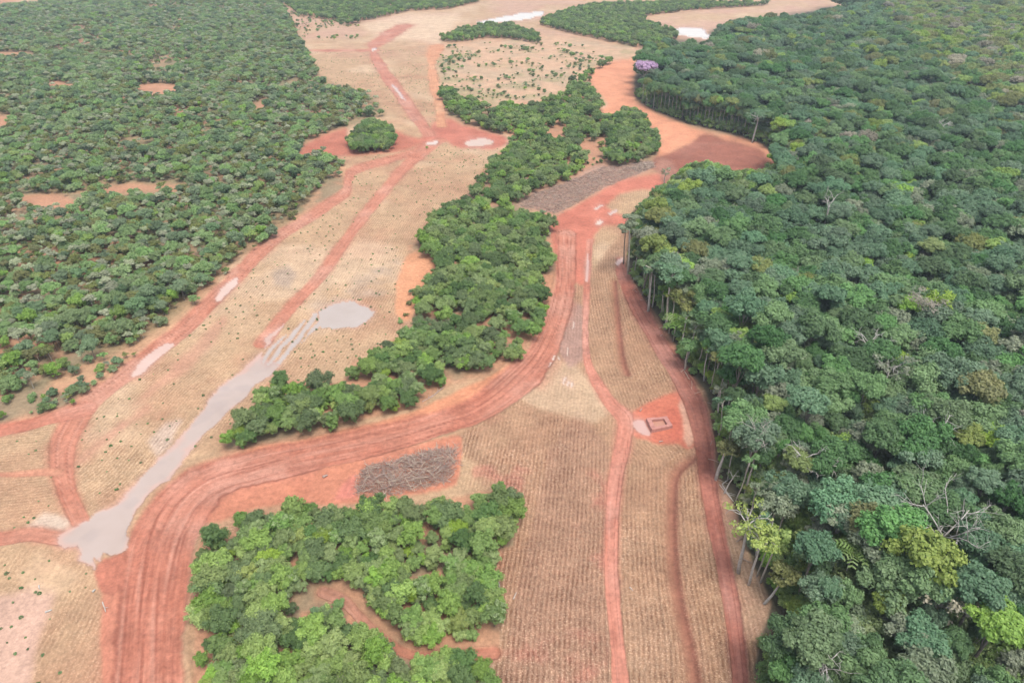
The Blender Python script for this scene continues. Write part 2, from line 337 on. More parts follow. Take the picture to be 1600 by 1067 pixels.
WOODS = {
 'savanna': [(-700,20),(-500,-25),(0,-25),(20,8),(60,4),(110,-8),(436,-10),(449,20),(466,54),(483,88),(499,121),(526,133),(574,146),(594,162),(604,180),(550,197),(526,202),(483,221),(466,243),(500,236),(537,248),(535,275),(500,292),(480,318),(449,353),(422,377),(385,398),(358,413),(331,451),(310,474),(270,506),(205,545),(182,570),(128,592),(81,604),(0,616),(-400,690),(-700,700)],
 'clump': [(548,242),(545,222),(555,200),(582,187),(610,196),(616,215),(612,238),(580,240)],
 'upper_wood': [(689,135),(719,142),(746,159),(800,163),(840,160),(867,150),(888,143),(890,125),(918,111),(955,89),(957,99),(928,113),(918,135),(938,152),(938,171),(965,183),(975,163),(1000,175),(1015,195),(1030,216),(1028,242),(1002,255),(962,262),(942,246),(921,243),(918,265),(901,273),(886,284),(850,297),(822,312),(805,322),(732,312),(743,280),(763,253),(786,236),(800,225),(793,212),(766,206),(729,194),(705,184),(689,158)],
 'central_wood': [(732,308),(695,325),(662,352),(645,384),(655,400),(682,417),(678,434),(655,448),(645,465),(641,482),(651,492),(648,509),(624,525),(597,539),(575,560),(550,560),(548,586),(526,600),(499,588),(472,598),(430,588),(412,606),(398,640),(368,652),(354,680),(348,704),(360,708),(405,694),(449,688),(500,680),(540,667),(572,656),(631,642),(662,634),(680,613),(709,595),(749,583),(807,570),(822,546),(842,524),(855,497),(857,470),(866,440),(867,400),(864,345),(850,338),(826,334),(810,322)],
 'front_grove': [(297,900),(300,872),(317,842),(371,830),(381,812),(445,795),(540,793),(597,789),(648,793),(690,782),(719,774),(759,768),(773,756),(810,770),(812,812),(803,852),(770,862),(766,876),(776,923),(782,943),(778,1011),(764,1060),(772,1180),(300,1180),(304,1000)],
 'far_strip': [(440,-20),(440,4),(470,26),(520,33),(545,40),(570,33),(600,27),(640,18),(700,15),(745,5),(760,-10),(700,-20)],
 'island_wood': [(690,56),(720,44),(760,35),(800,37),(840,51),(853,62),(838,69),(800,62),(760,60),(720,67),(691,67)],
 'north_wood': [(844,40),(846,28),(870,20),(895,11),(940,4),(1070,1),(1200,3),(1200,9),(1070,18),(1000,27),(1050,44),(1070,60),(1000,75),(980,72),(940,63),(890,53),(848,41)],
}
FOREST = [(1230,-25),(1340,8),(1230,22),(1150,32),(1110,50),(1106,64),(1060,62),(1004,70),(993,92),(990,152),(1013,170),(1040,181),(1075,194),(1161,215),(1200,231),(1214,252),(1198,268),(1160,290),(1141,282),(1104,266),(1060,274),(1042,290),(1012,310),(990,335),(984,356),(980,412),(984,430),(1003,462),(1037,514),(1063,560),(1080,588),(1099,612),(1113,655),(1118,701),(1124,752),(1146,790),(1165,850),(1190,915),(1205,945),(1182,1000),(1177,1045),(1192,1080),(1210,1200),(2600,1200),(2600,-25)]
GAPS = [[(214,134),(245,131),(278,133),(276,146),(255,155),(222,152)],[(66,130),(90,128),(116,134),(112,140),(80,141)],[(-10,180),(22,178),(24,196),(10,204),(-10,202)],
        [(-10,82),(44,82),(60,90),(20,95),(-10,93)],[(150,292),(200,286),(250,287),(297,288),(295,299),(230,300),(180,306),(152,302)],[(30,308),(90,302),(135,322),(130,336),(70,330),(40,322)],[(-10,-20),(30,-20),(25,8),(-10,12)],
        [(395,165),(420,150),(418,168),(405,178)],
        [(348,885),(385,878),(395,888),(362,902),(342,895)],[(395,900),(420,890),(425,905),(400,925)],[(440,880),(470,878),(460,900),(440,905)],
        [(470,955),(500,950),(500,985),(480,1010),(468,990)],[(435,1015),(470,1010),(460,1050),(435,1045)],[(305,930),(325,935),(322,960),(308,965)],[(310,985),(340,1000),(350,1030),(320,1045)],
        [(640,905),(690,890),(700,912),(650,925)],[(540,955),(590,985),(620,1005),(600,1020),(550,1000)],[(770,860),(785,860),(785,890),(768,890)],
        [(842,430),(868,425),(866,490),(848,470)],[(835,370),(866,372),(866,395),(840,390)],[(650,500),(690,505),(670,530)],[(545,595),(585,605),(570,622),(548,610)],
        [(850,205),(880,200),(885,225),(860,228)],[(900,225),(925,220),(945,245),(905,255)]]
WALKS = [v[2] for k, v in ROADS.items()]

# row directions of the ploughing: (region polygon, reference polyline)
ROWREF = [
 ([(500,240),(680,222),(660,245),(565,345),(500,434),(408,540),(300,655),(230,732),(120,810),(95,720),(135,620),(250,520),(360,430),(440,360),(545,300)], [(658,236),(555,300),(470,352),(395,404),(320,482),(240,552),(170,610),(60,720)]),
 ([(680,222),(790,215),(730,320),(640,400),(640,520),(400,640),(280,720),(250,740),(300,650),(420,530),(565,345)], [(700,215),(631,270),(560,350),(500,440),(420,545),(330,650),(250,740)]),
 ([(-300,640),(120,650),(90,740),(110,800),(50,835),(-300,850)], [(-100,760),(100,735),(140,730)]),
 ([(-300,850),(100,855),(165,900),(160,1200),(-300,1200)], [(-50,1200),(10,1067),(110,880),(140,830)]),
 ([(700,690),(720,680),(800,620),(860,560),(880,455),(915,440),(930,600),(975,660),(955,760),(955,900),(975,1200),(740,1200),(780,1000),(770,860),(810,780),(700,760)], [(838,1180),(842,1067),(846,960),(858,860),(868,760),(878,660),(888,580),(894,500),(897,430)]),
 ([(915,345),(985,350),(970,410),(1060,600),(1060,615),(980,650),(930,590),(915,500)], [(952,350),(950,420),(963,490),(985,560),(1012,630),(1030,680)]),
 ([(985,690),(1090,690),(1110,780),(1160,1067),(1165,1200),(970,1200),(955,880),(960,760)], [(1022,690),(1046,720),(1050,800),(1060,900),(1075,1000),(1090,1180)]),
 ([(1110,740),(1200,940),(1180,1200),(1160,1060),(1115,800)], [(1120,740),(1150,860),(1180,960),(1200,1060)]),
 ([(930,300),(1040,290),(1040,330),(960,335)], [(1000,335),(1003,300),(1006,285)]),
 ([(480,80),(590,80),(670,210),(600,170),(500,125)], [(560,80),(590,110),(650,200),(690,260)]),
 ([(590,75),(685,72),(690,190),(665,205)], [(610,70),(640,120),(665,170),(680,200)]),
 ([(400,0),(900,0),(860,60),(690,70),(590,78),(450,60)], [(470,60),(560,50),(650,45),(800,30)]),
 ([(600,795),(690,769),(760,765),(775,772),(640,800)], [(640,790),(700,778),(770,770)]),
 ([(290,850),(300,830),(600,780),(720,770),(560,800),(330,840)], [(300,835),(420,800),(560,785),(720,768)]),
 ([(555,690),(650,640),(780,585),(800,600),(740,640),(640,680)], [(560,690),(650,655),(740,615),(800,585)]),
]

# ------------------------------------------------------------------ the land: one polar sheet cut into roads, fields, ponds and soil
e = np.concatenate((np.linspace(78, 63, 22)[:-1], np.linspace(63, 4.3, 590), np.linspace(4.2, 1.2, 30)))
az = np.radians(np.linspace(-61, 61, 1080))
Rr = H/np.tan(np.radians(e))
X = Rr[:, None]*np.sin(az)[None]; Y = Rr[:, None]*np.cos(az)[None]
nr, nc = X.shape
wf = np.clip(Rr/250, 0.5, 3)[:, None]
WX = X + fbm(X, Y, 7, 3, 1)*1.3*wf; WY = Y + fbm(X, Y, 7, 3, 2)*1.3*wf
PX, PY = project(WX, WY)
PXs, PYs = project(X, Y)
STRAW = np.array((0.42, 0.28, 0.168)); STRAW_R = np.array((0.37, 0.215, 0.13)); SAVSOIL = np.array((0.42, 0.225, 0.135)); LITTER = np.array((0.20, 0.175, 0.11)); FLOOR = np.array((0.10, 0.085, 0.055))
soil = np.empty((nr, nc, 3)); soil[:] = STRAW
big = fbm(X, Y, 60, 4, 5); med = fbm(X, Y, 14, 4, 6); mid2 = fbm(X, Y, 28, 3, 8)
def blend(mask, c):
    global soil
    m = np.clip(mask, 0, 1)[..., None]; soil = soil*(1-m) + np.asarray(c)*m
blend(0.85*sstep(-0.2, 0.5, big + 0.6*med), STRAW_R); blend(0.42*sstep(0.2, 0.65, fbm(X, Y, 34, 4, 9) + 0.4*med), (0.40, 0.20, 0.125))
blend(0.35*sstep(0.15, 0.6, -big + 0.5*mid2), (0.60, 0.46, 0.33))
cls = np.full((nr, nc), -1, np.int32)      # class per grid vertex
names = []                                  # (object name, label, is water)
def new_class(nm, lb, wat=False):
    names.append((nm, lb, wat)); return len(names) - 1
C_FIELD = new_class('stubble_field', 'tan stubble fields ploughed in fine rows between the red roads')
C_SCRUB = new_class('scrub_ground', 'orange red bare soil with grey leaf litter under the scrub')
C_FLOOR = new_class('forest_floor', 'dark leaf litter floor of the tall forest')
cls[:] = C_FIELD
row = np.zeros((nr, nc)); fur = np.zeros((nr, nc))
for poly, ref in ROWREF:
    m = inside(PX, PY, smooth(poly, 3, True) if len(poly) > 6 else poly)
    if not m.any(): continue
    rp = ground(*smooth(ref, 5).T)
    lat, _, _ = line_dist(X[m], Y[m], rp)
    row[m] = lat; fur[m] = 1
fur = blur(fur, 2)
fur *= 0.55 + 0.45*sstep(-0.35, 0.3, fbm(X, Y, 18, 3, 11))
# darker, redder furrows in the front fields
darkf = inside(PX, PY, [(700,690),(880,455),(915,440),(985,345),(1100,640),(1170,1200),(740,1200),(780,1000),(770,860),(810,780)])
darkf = blur(darkf, 3)
blend(darkf*0.72*sstep(-0.7, 0.4, mid2 + 0.4), (0.315, 0.172, 0.105))
dk = blur(inside(PX, PY, [(770,1200),(790,1000),(820,860),(860,700),(905,640),(950,700),(945,900),(965,1200)]), 6)
blend(dk*0.6, (0.30, 0.165, 0.11))
redpatch = blur(inside(PX, PY, [(700,700),(880,700),(960,760),(950,1180),(820,1180)]), 4)*sstep(0.12, 0.5, fbm(X, Y, 11, 4, 21))
blend(redpatch*0.6, (0.40, 0.15, 0.11))
fur_amp = np.where(darkf > 0.3, 1.0, 0.62)
fur *= fur_amp
# pale crop residue fan, washed pinkish silt, reddish streaks
fan = blur(inside(PX, PY, [(800,620),(850,560),(900,570),(930,600),(960,640),(930,660),(850,640)]), 5); blend(fan*0.55, (0.50, 0.375, 0.25)); fur *= 1 - 0.6*fan
wet = blur(inside(PX, PY, [(862,540),(885,495),(900,470),(915,480),(912,560),(890,575)]), 3); blend(wet*0.75, (0.33, 0.20, 0.17)); fur *= 1 - 0.5*wet
silt = blur(inside(PX, PY, [(-300,980),(20,930),(60,910),(90,925),(60,1000),(30,1180),(-300,1180)]), 8); blend(silt*0.7, (0.50, 0.32, 0.26)); fur *= 1 - 0.9*silt
tanp = blur(inside(PX, PY, [(20,905),(60,860),(130,900),(100,930),(60,930)]), 8); blend(tanp*0.6, (0.52, 0.36, 0.23)); fur *= 1 - 0.8*tanp
for pl in ([(200,640),(300,575),(360,500),(350,490),(280,560)], [(110,720),(170,680),(240,640),(230,630),(150,690)], [(108,728),(135,722),(200,660),(190,655)]):
    mk = blur(inside(PX, PY, pl), 5); blend(mk*0.6, (0.43, 0.215, 0.15)); fur *= 1 - 0.5*mk
grey = blur(inside(PX, PY, [(425,425),(450,412),(465,430),(455,448),(430,445)]), 4); blend(grey*0.6, (0.30, 0.24, 0.20))
grey = blur(inside(PX, PY, [(480,480),(530,440),(620,405),(640,420),(600,460),(540,470),(470,520)]), 5); blend(grey*0.6*sstep(-.3, .3, med), (0.36, 0.28, 0.22))
silt2 = blur(inside(PX, PY, [(230,690),(260,660),(285,655),(270,690),(245,715)]), 4); blend(silt2*0.5, (0.55, 0.45, 0.40))
silt2 = blur(inside(PX, PY, [(40,825),(70,800),(110,805),(112,825),(90,835)]), 4); blend(silt2*0.8, (0.56, 0.45, 0.36))
far = sstep(120, 30, PY); blend(far*0.55*sstep(-0.3, 0.3, big), (0.50, 0.32, 0.25))
brt = blur(inside(PX, PY, [(560,40),(640,22),(720,22),(700,60),(690,72),(640,62),(600,60)]), 6); blend(brt*0.7, (0.60, 0.45, 0.32))
# scrub soil and forest floor
scr = np.zeros((nr, nc), bool)
SCRUBS = list(WOODS.values()) + [[(-300,560),(0,600),(80,600),(205,540),(330,452),(420,382),(470,330),(540,250),(545,290),(500,320),(440,362),(370,425),(290,500),(200,570),(130,622),(90,645),(0,668),(-300,700)],
   [(686,72),(860,55),(995,75),(990,92),(940,100),(900,140),(790,170),(700,145),(682,110)],[(640,380),(870,330),(875,440),(850,520),(650,520)],[(800,300),(940,240),(1030,250),(1020,275),(930,300),(870,335),(815,325)]]
for pl in SCRUBS: scr |= inside(PX, PY, pl)
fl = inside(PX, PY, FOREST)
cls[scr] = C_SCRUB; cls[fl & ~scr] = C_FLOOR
s_ = blur(scr, 2); blend(s_, SAVSOIL); blend(s_*0.75*sstep(-0.15, 0.4, med + 0.25*big), LITTER)
woods_in = blur(inside(PX, PY, WOODS['savanna']), 3); blend(woods_in*0.62*sstep(-0.6, 0.3, mid2 + 0.3*med), (0.19, 0.18, 0.095))
topf = blur(inside(PX, PY, SCRUBS[-3]), 2); blend(topf*0.6, (0.50, 0.35, 0.235)); blend(topf*0.6*sstep(0.0, 0.45, fbm(X, Y, 17, 3, 33)), (0.27, 0.24, 0.12))
sparse = blur(inside(PX, PY, SCRUBS[-4]), 2); blend(sparse*0.6*sstep(-.3, .3, -med), (0.50, 0.30, 0.18))
brushbed = blur(inside(PX, PY, [(808,322),(830,300),(880,285),(930,258),(1022,252),(1025,262),(985,278),(930,302),(870,335)]), 2); blend(brushbed*0.85, (0.36, 0.225, 0.17))
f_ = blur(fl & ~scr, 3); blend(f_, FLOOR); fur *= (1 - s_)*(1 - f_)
edge = blur(fl, 14); edge = edge*(1-edge)*4; blend(f_*0*edge, (0.3, 0.16, 0.11))
for pl in GAPS: mk = blur(inside(PX, PY, pl), 3); blend(mk*0.85, (0.43, 0.215, 0.13))
# strip of red bank along the forest road and between road and trees
bank = blur(inside(PX, PY, [(985,440),(1002,460),(1037,512),(1063,556),(1100,612),(1113,655),(1122,752),(1146,790),(1165,850),(1205,945),(1180,990),(1160,1000),(1130,860),(1105,740),(1090,640),(1040,550),(990,465)]), 2)
blend(bank*0.75*sstep(-0.45, 0.2, med), (0.34, 0.165, 0.115))
bk2 = blur(inside(PX, PY, [(1125,760),(1146,790),(1170,870),(1205,945),(1190,990),(1160,1000),(1140,880)]), 3); blend(bk2*0.6, (0.42, 0.27, 0.185))
# bare areas
areaz = np.zeros((nr, nc))
for nm, (lb, c, pl) in AREAS.items():
    m = inside(PX, PY, smooth(pl, 4, True)); cid = new_class(nm, lb); cls[m] = cid
    b2 = blur(m, 2); blend(b2, np.array(c)); fur *= 1 - b2
    blend(b2*0.35*sstep(0.0, 0.5, med), np.array(c)*np.array((0.72, 0.62, 0.6))); blend(b2*0.3*sstep(0.1, 0.5, -mid2), np.array(c)*1.18)
    if nm == 'dark_soil':
        tr = sstep(0.2, 0.5, fbm(X*0.35, Y, 9, 3, 31)); blend(b2*0.3*tr, (0.30, 0.15, 0.11)); row[m] = Y[m]; fur = np.maximum(fur, b2*0.35)
    if nm in ('red_mound', 'road_bank'): areaz += b2*(0.5*np.abs(fbm(X, Y, 5, 4, 41)) + 0.1)
mk = blur(inside(PX, PY, [(1022,262),(1040,285),(1060,272),(1045,248),(1030,246)]), 4); blend(mk*0.5, (0.34, 0.19, 0.14))
mk = blur(inside(PX, PY, [(1060,640),(1068,620),(1082,660),(1086,690),(1076,700),(1066,680)]), 2); blend(mk*0.8, (0.53, 0.33, 0.235))
mk = blur(inside(PX, PY, [(1040,640),(1060,636),(1070,680),(1060,690),(1048,685)]), 2); blend(mk*0.7, (0.47, 0.13, 0.085)); areaz += mk*0.5*np.abs(fbm(X, Y, 3, 3, 44))
mk = blur(inside(PX, PY, [(535,756),(556,740),(556,778),(520,782)]), 3); blend(mk*0.7, (0.55, 0.19, 0.15))
# roads
lane = np.zeros((nr, nc)); along = np.zeros((nr, nc)); road = np.zeros((nr, nc)); roadz = np.zeros((nr, nc))
for nm, (lb, c, pts) in ROADS.items():
    p = smooth(np.array(pts, float), 5)
    d = np.gradient(p[:, :2], axis=0); d /= np.linalg.norm(d, axis=1)[:, None]; nn = np.stack((-d[:, 1], d[:, 0]), 1)
    a = ground(*(p[:, :2] + nn*p[:, 2:]/2).T); b = ground(*(p[:, :2] - nn*p[:, 2:]/2).T)
    mid = (a + b)/2; hw = np.linalg.norm(a - b, axis=1)/2
    lat, al, ww = line_dist(X, Y, mid, hw, 30)
    q = np.abs(lat)/ww + 0.13*fbm(X, Y, 6, 4, 51) + 0.07*fbm(X, Y, 1.6, 2, 52) + 0.05*np.sin(al*0.11)
    core = q < 1.0
    cid = new_class(nm, lb); cls[core] = cid
    soft = sstep(1.14, 0.90, q); blend(soft, np.array(c)); fur *= 1 - soft
    blend(soft*0.6*sstep(0.05, 0.5, fbm(X, Y, 19, 3, 53)), np.clip(np.array(c)*np.array((1.12, 1.45, 1.6)), 0, 0.6)); blend(soft*0.55*sstep(0.1, 0.5, fbm(X, Y, 13, 4, 54)), np.array(c)*np.array((0.80, 0.66, 0.62)))
    sh = sstep(1.9, 1.0, q)*(1-soft)*sstep(-0.3, 0.3, med); blend(0.55*sh, np.array(c)*0.92); fur *= 1 - 0.5*sh
    big_r = nm in ('haul_road', 'forest_road')
    t = np.clip(q, 0, 2.2)
    rim = np.exp(-((t-1.05)/0.09)**2)
    blend(rim*(0.75 if big_r else 0.4)*sstep(-0.5, 0.2, med), np.array(c)*np.array((0.60, 0.5, 0.5)))
    cl = np.exp(-((lat/ww)/0.22)**2)*soft; blend(cl*0.25, np.array(c)*np.array((1.12, 1.2, 1.22)))
    if big_r or nm in ('left_track', 'field_track'):
        for off in ((-0.72, -0.42, -0.12, 0.2, 0.5, 0.78) if nm == 'haul_road' else (-0.5, 0.45)):
            wob = off + 0.09*np.sin(al*0.03 + off*9) + 0.05*fbm(al, al*0+off*50, 30, 2, 57)
            gl = np.exp(-(((lat/ww) - wob)/0.045)**2)*soft*sstep(-0.35, 0.25, fbm(al, lat, 24, 2, int(58+off*10)))
            blend(gl*0.85, np.array(c)*np.array((0.62, 0.50, 0.48))); roadz -= 0.16*gl
            gl = np.exp(-(((lat/ww) - wob - 0.1)/0.06)**2)*soft*sstep(-0.2, 0.35, fbm(al, lat, 20, 2, int(59+off*10))); blend(gl*0.6, np.clip(np.array(c)*np.array((1.14, 1.42, 1.55)), 0, .6))
    lane = np.where(soft > 0.3, lat, lane); along = np.where(soft > 0.3, al, along); road = np.maximum(road, soft*(0.6 if big_r else 0.5))
    roadz = roadz*(1-soft) + soft*(-0.18 + 0.05*np.sin(lat*2.4)) + (0.45 if big_r else 0.22)*np.exp(-((t-1.2)/0.14)**2)*(0.6+0.8*np.abs(med))
# the dark drainage furrows in the strip fields
for pts, wd in (([(960,440),(965,500),(972,560),(980,585)], 1.3), ([(1082,715),(1056,740),(1050,790),(1052,880),(1062,950),(1078,1020),(1088,1080),(1100,1180)], 1.6)):
    lat, al, _ = line_dist(X, Y, ground(*smooth(pts, 5).T), None, 8)
    g = np.exp(-(lat/wd)**2); blend(g*0.9, (0.27, 0.115, 0.075)); blend(np.exp(-((lat-0.5*wd)/(0.35*wd))**2)*0.85, (0.20, 0.075, 0.05)); fur *= 1-g; roadz -= 0.6*np.exp(-(lat/(wd*0.7))**2); roadz += 0.35*np.exp(-((np.abs(lat)-2*wd)/0.7)**2)
# drainage line across the left field
# ponds
waterm = np.zeros((nr, nc), bool)
for nm, (lb, c, pl) in PONDS.items():
    small = nm.startswith(('field_glint', 'top_', 'rut', 'apron', 'junction', 'spur'))
    rgx = fbm(X, Y, 2.6, 3, 64)*0.9 if nm in ('pond', 'flooded_furrows') else 0
    QX, QY = (PXs, PYs) if small else project(WX + rgx*1.0, WY + rgx*1.4)
    m = inside(QX, QY, pl if small else smooth(pl, 3, True))
    if nm == 'flooded_furrows':
        m &= ~((PX < 500) & (np.sin(row*2*math.pi/3.0 + 2*fbm(X, Y, 9, 2, 61)) + 0.9*fbm(X, Y, 6, 3, 62) < -0.35))
    cid = new_class(nm, lb, True); cls[m] = cid; waterm |= m
    rimw = blur(m, 3); blend(blur(m, 12)*(~m)*1.1*sstep(-0.5, 0.3, med), (0.47, 0.30, 0.24)); blend(rimw*(~m)*0.8, (0.37, 0.21, 0.165)); fur *= 1 - rimw
    soil[m] = c
    if nm == 'pond':
        shallow = sstep(-0.1, 0.5, fbm(X, Y, 9, 4, 63) + 1.6*(1 - blur(m, 10)) - 0.25)*m; blend(shallow*0.8, (0.50, 0.345, 0.30)); blend(sstep(0.1, 0.5, fbm(X, Y, 5, 3, 65))*m*0.5, (0.36, 0.31, 0.30))
# heights
Z = 0.35*fbm(X, Y, 22, 3, 71) + 0.12*fbm(X, Y, 3, 2, 72) + areaz + roadz
resolve = sstep(190, 100, Rr)[:, None]
Z += -0.07*fur*np.sin(row*2*math.pi/ROW)*resolve
Z = np.where(Rr[:, None] > 1500, Z*0, Z)
wz = blur(waterm, 2); Z = Z*(1-wz) - 0.35*wz; Z[waterm] = -0.30
ZG = Z
def ground_z(x, y):
    r = math.hypot(x, y); ee = math.degrees(math.atan2(H, r)); aa = math.atan2(x, y)
    i = int(np.clip(np.searchsorted(-e, -ee), 0, nr-1)); j = int(np.clip((aa-az[0])/(az[1]-az[0]), 0, nc-1))
    return float(ZG[i, j])
idx = np.arange(nr*nc).reshape(nr, nc)
quad = np.stack((idx[:-1, :-1], idx[1:, :-1], idx[1:, 1:], idx[:-1, 1:]), -1).reshape(-1, 4)[:, ::-1]
qc = cls[:-1, :-1].ravel().copy()
V = np.stack((X, Y, Z), -1).reshape(-1, 3)
soil = np.clip(soil*np.where(waterm[..., None], np.array((0.69, 0.655, 0.62)), 0.72), 0.01, 0.6)
RGBA = np.concatenate((soil, np.ones((nr, nc, 1))), -1).reshape(-1, 4)
order_pts = {'row': row, 'furrow': np.clip(fur, 0, 1), 'lane': lane, 'along': along, 'road': road}
for k, (nm, lb, wat) in enumerate(names):
    F = quad[qc == k]
    if len(F) == 0: continue
    u, inv = np.unique(F, return_inverse=True)
    at = {'soil': ('FLOAT_COLOR', RGBA[u])}
    if not wat: at.update({a: ('FLOAT', v.ravel()[u]) for a, v in order_pts.items()})
    o = link(nm, mesh_np(nm, V[u], inv.reshape(-1, 4), [WATER if wat else EARTH], attrs=at))
    tag(o, lb, kind='structure')
# plain land out to the horizon, under and around the sheet
aa = np.radians(np.linspace(0, 360, 97)[:-1]); rr = [0.5, 10, 24]
TV = [(0, 0, -2.5)] + [(6400*math.sin(a), 6400*math.cos(a), -2.5) for a in aa]
tm = mesh_np('terrain', TV, [(0, 1 + (i+1) % 96, 1 + i) for i in range(96)], [EARTH], attrs={'soil': ('FLOAT_COLOR', np.tile((0.16, 0.14, 0.08, 1), (97, 1)))})
tag(link('terrain', tm), 'green brown land stretching out beyond the clearing', kind='structure')

# ------------------------------------------------------------------ tree building
def tube(P, R, sides=6):
    """tapered tube along points P with radii R -> V, F"""
    P = np.asarray(P, float); n = len(P); V = []; F = []
    T = np.gradient(P, axis=0); T /= np.linalg.norm(T, axis=1)[:, None] + 1e-9
    for i in range(n):
        t = T[i]; a = np.cross(t, (0.31, 0.95, 0.05)); a /= np.linalg.norm(a) + 1e-9; b = np.cross(t, a)
        for k in range(sides):
            th = 2*math.pi*k/sides; V.append(P[i] + R[i]*(math.cos(th)*a + math.sin(th)*b))
    for i in range(n-1):
        for k in range(sides):
            k2 = (k+1) % sides; F.append((i*sides+k, i*sides+k2, (i+1)*sides+k2, (i+1)*sides+k))
    m = len(V); V.append(P[-1] + T[-1]*R[-1]*0.3); V.append(P[0])
    for k in range(sides):
        F.append(((n-1)*sides+k, (n-1)*sides+(k+1) % sides, m, m)); F.append(((k+1) % sides, k, m+1, m+1))
    return np.array(V), np.array(F)
def join(parts):
    Vs, Fs, o = [], [], 0
    for V, F in parts:
        Vs.append(V); Fs.append(F + o); o += len(V)
    return np.concatenate(Vs), np.concatenate(Fs)
def tube_mesh(name, parts, mat):
    V, F = join(parts)
    # faces whose last corner repeats are triangles: build through from_pydata
    me = bpy.data.meshes.new(name)
    me.from_pydata([tuple(v) for v in V], [], [tuple(f) if f[2] != f[3] else tuple(f[:3]) for f in F.tolist()])
    me.materials.append(mat); me.polygons.foreach_set('use_smooth', [True]*len(me.polygons)); me.update()
    return me
def bend(a, b, n, amp, rs):
    t = np.linspace(0, 1, n)[:, None]; a = np.asarray(a, float); b = np.asarray(b, float)
    P = a*(1-t) + b*t; off = np.cumsum(rs.normal(0, 1, (n, 3)), 0); off -= off[0]; off = off - t*off[-1]
    return P + off*amp
ico_v = None
def ico(sub=1):
    t = (1+5**.5)/2
    v = [(-1,t,0),(1,t,0),(-1,-t,0),(1,-t,0),(0,-1,t),(0,1,t),(0,-1,-t),(0,1,-t),(t,0,-1),(t,0,1),(-t,0,-1),(-t,0,1)]
    f = [(0,11,5),(0,5,1),(0,1,7),(0,7,10),(0,10,11),(1,5,9),(5,11,4),(11,10,2),(10,7,6),(7,1,8),(3,9,4),(3,4,2),(3,2,6),(3,6,8),(3,8,9),(4,9,5),(2,4,11),(6,2,10),(8,6,7),(9,8,1)]
    v = [np.array(p)/np.linalg.norm(p) for p in v]
    for _ in range(sub):
        cache = {}; nf = []
        def mid(a, b):
            k = (min(a, b), max(a, b))
            if k not in cache:
                m = v[a] + v[b]; v.append(m/np.linalg.norm(m)); cache[k] = len(v) - 1
            return cache[k]
        for a, b, c in f:
            x, y, z = mid(a, b), mid(b, c), mid(c, a); nf += [(a, x, z), (b, y, x), (c, z, y), (x, y, z)]
        f = nf
    return np.array(v), np.array(f)
ICO = ico(1)
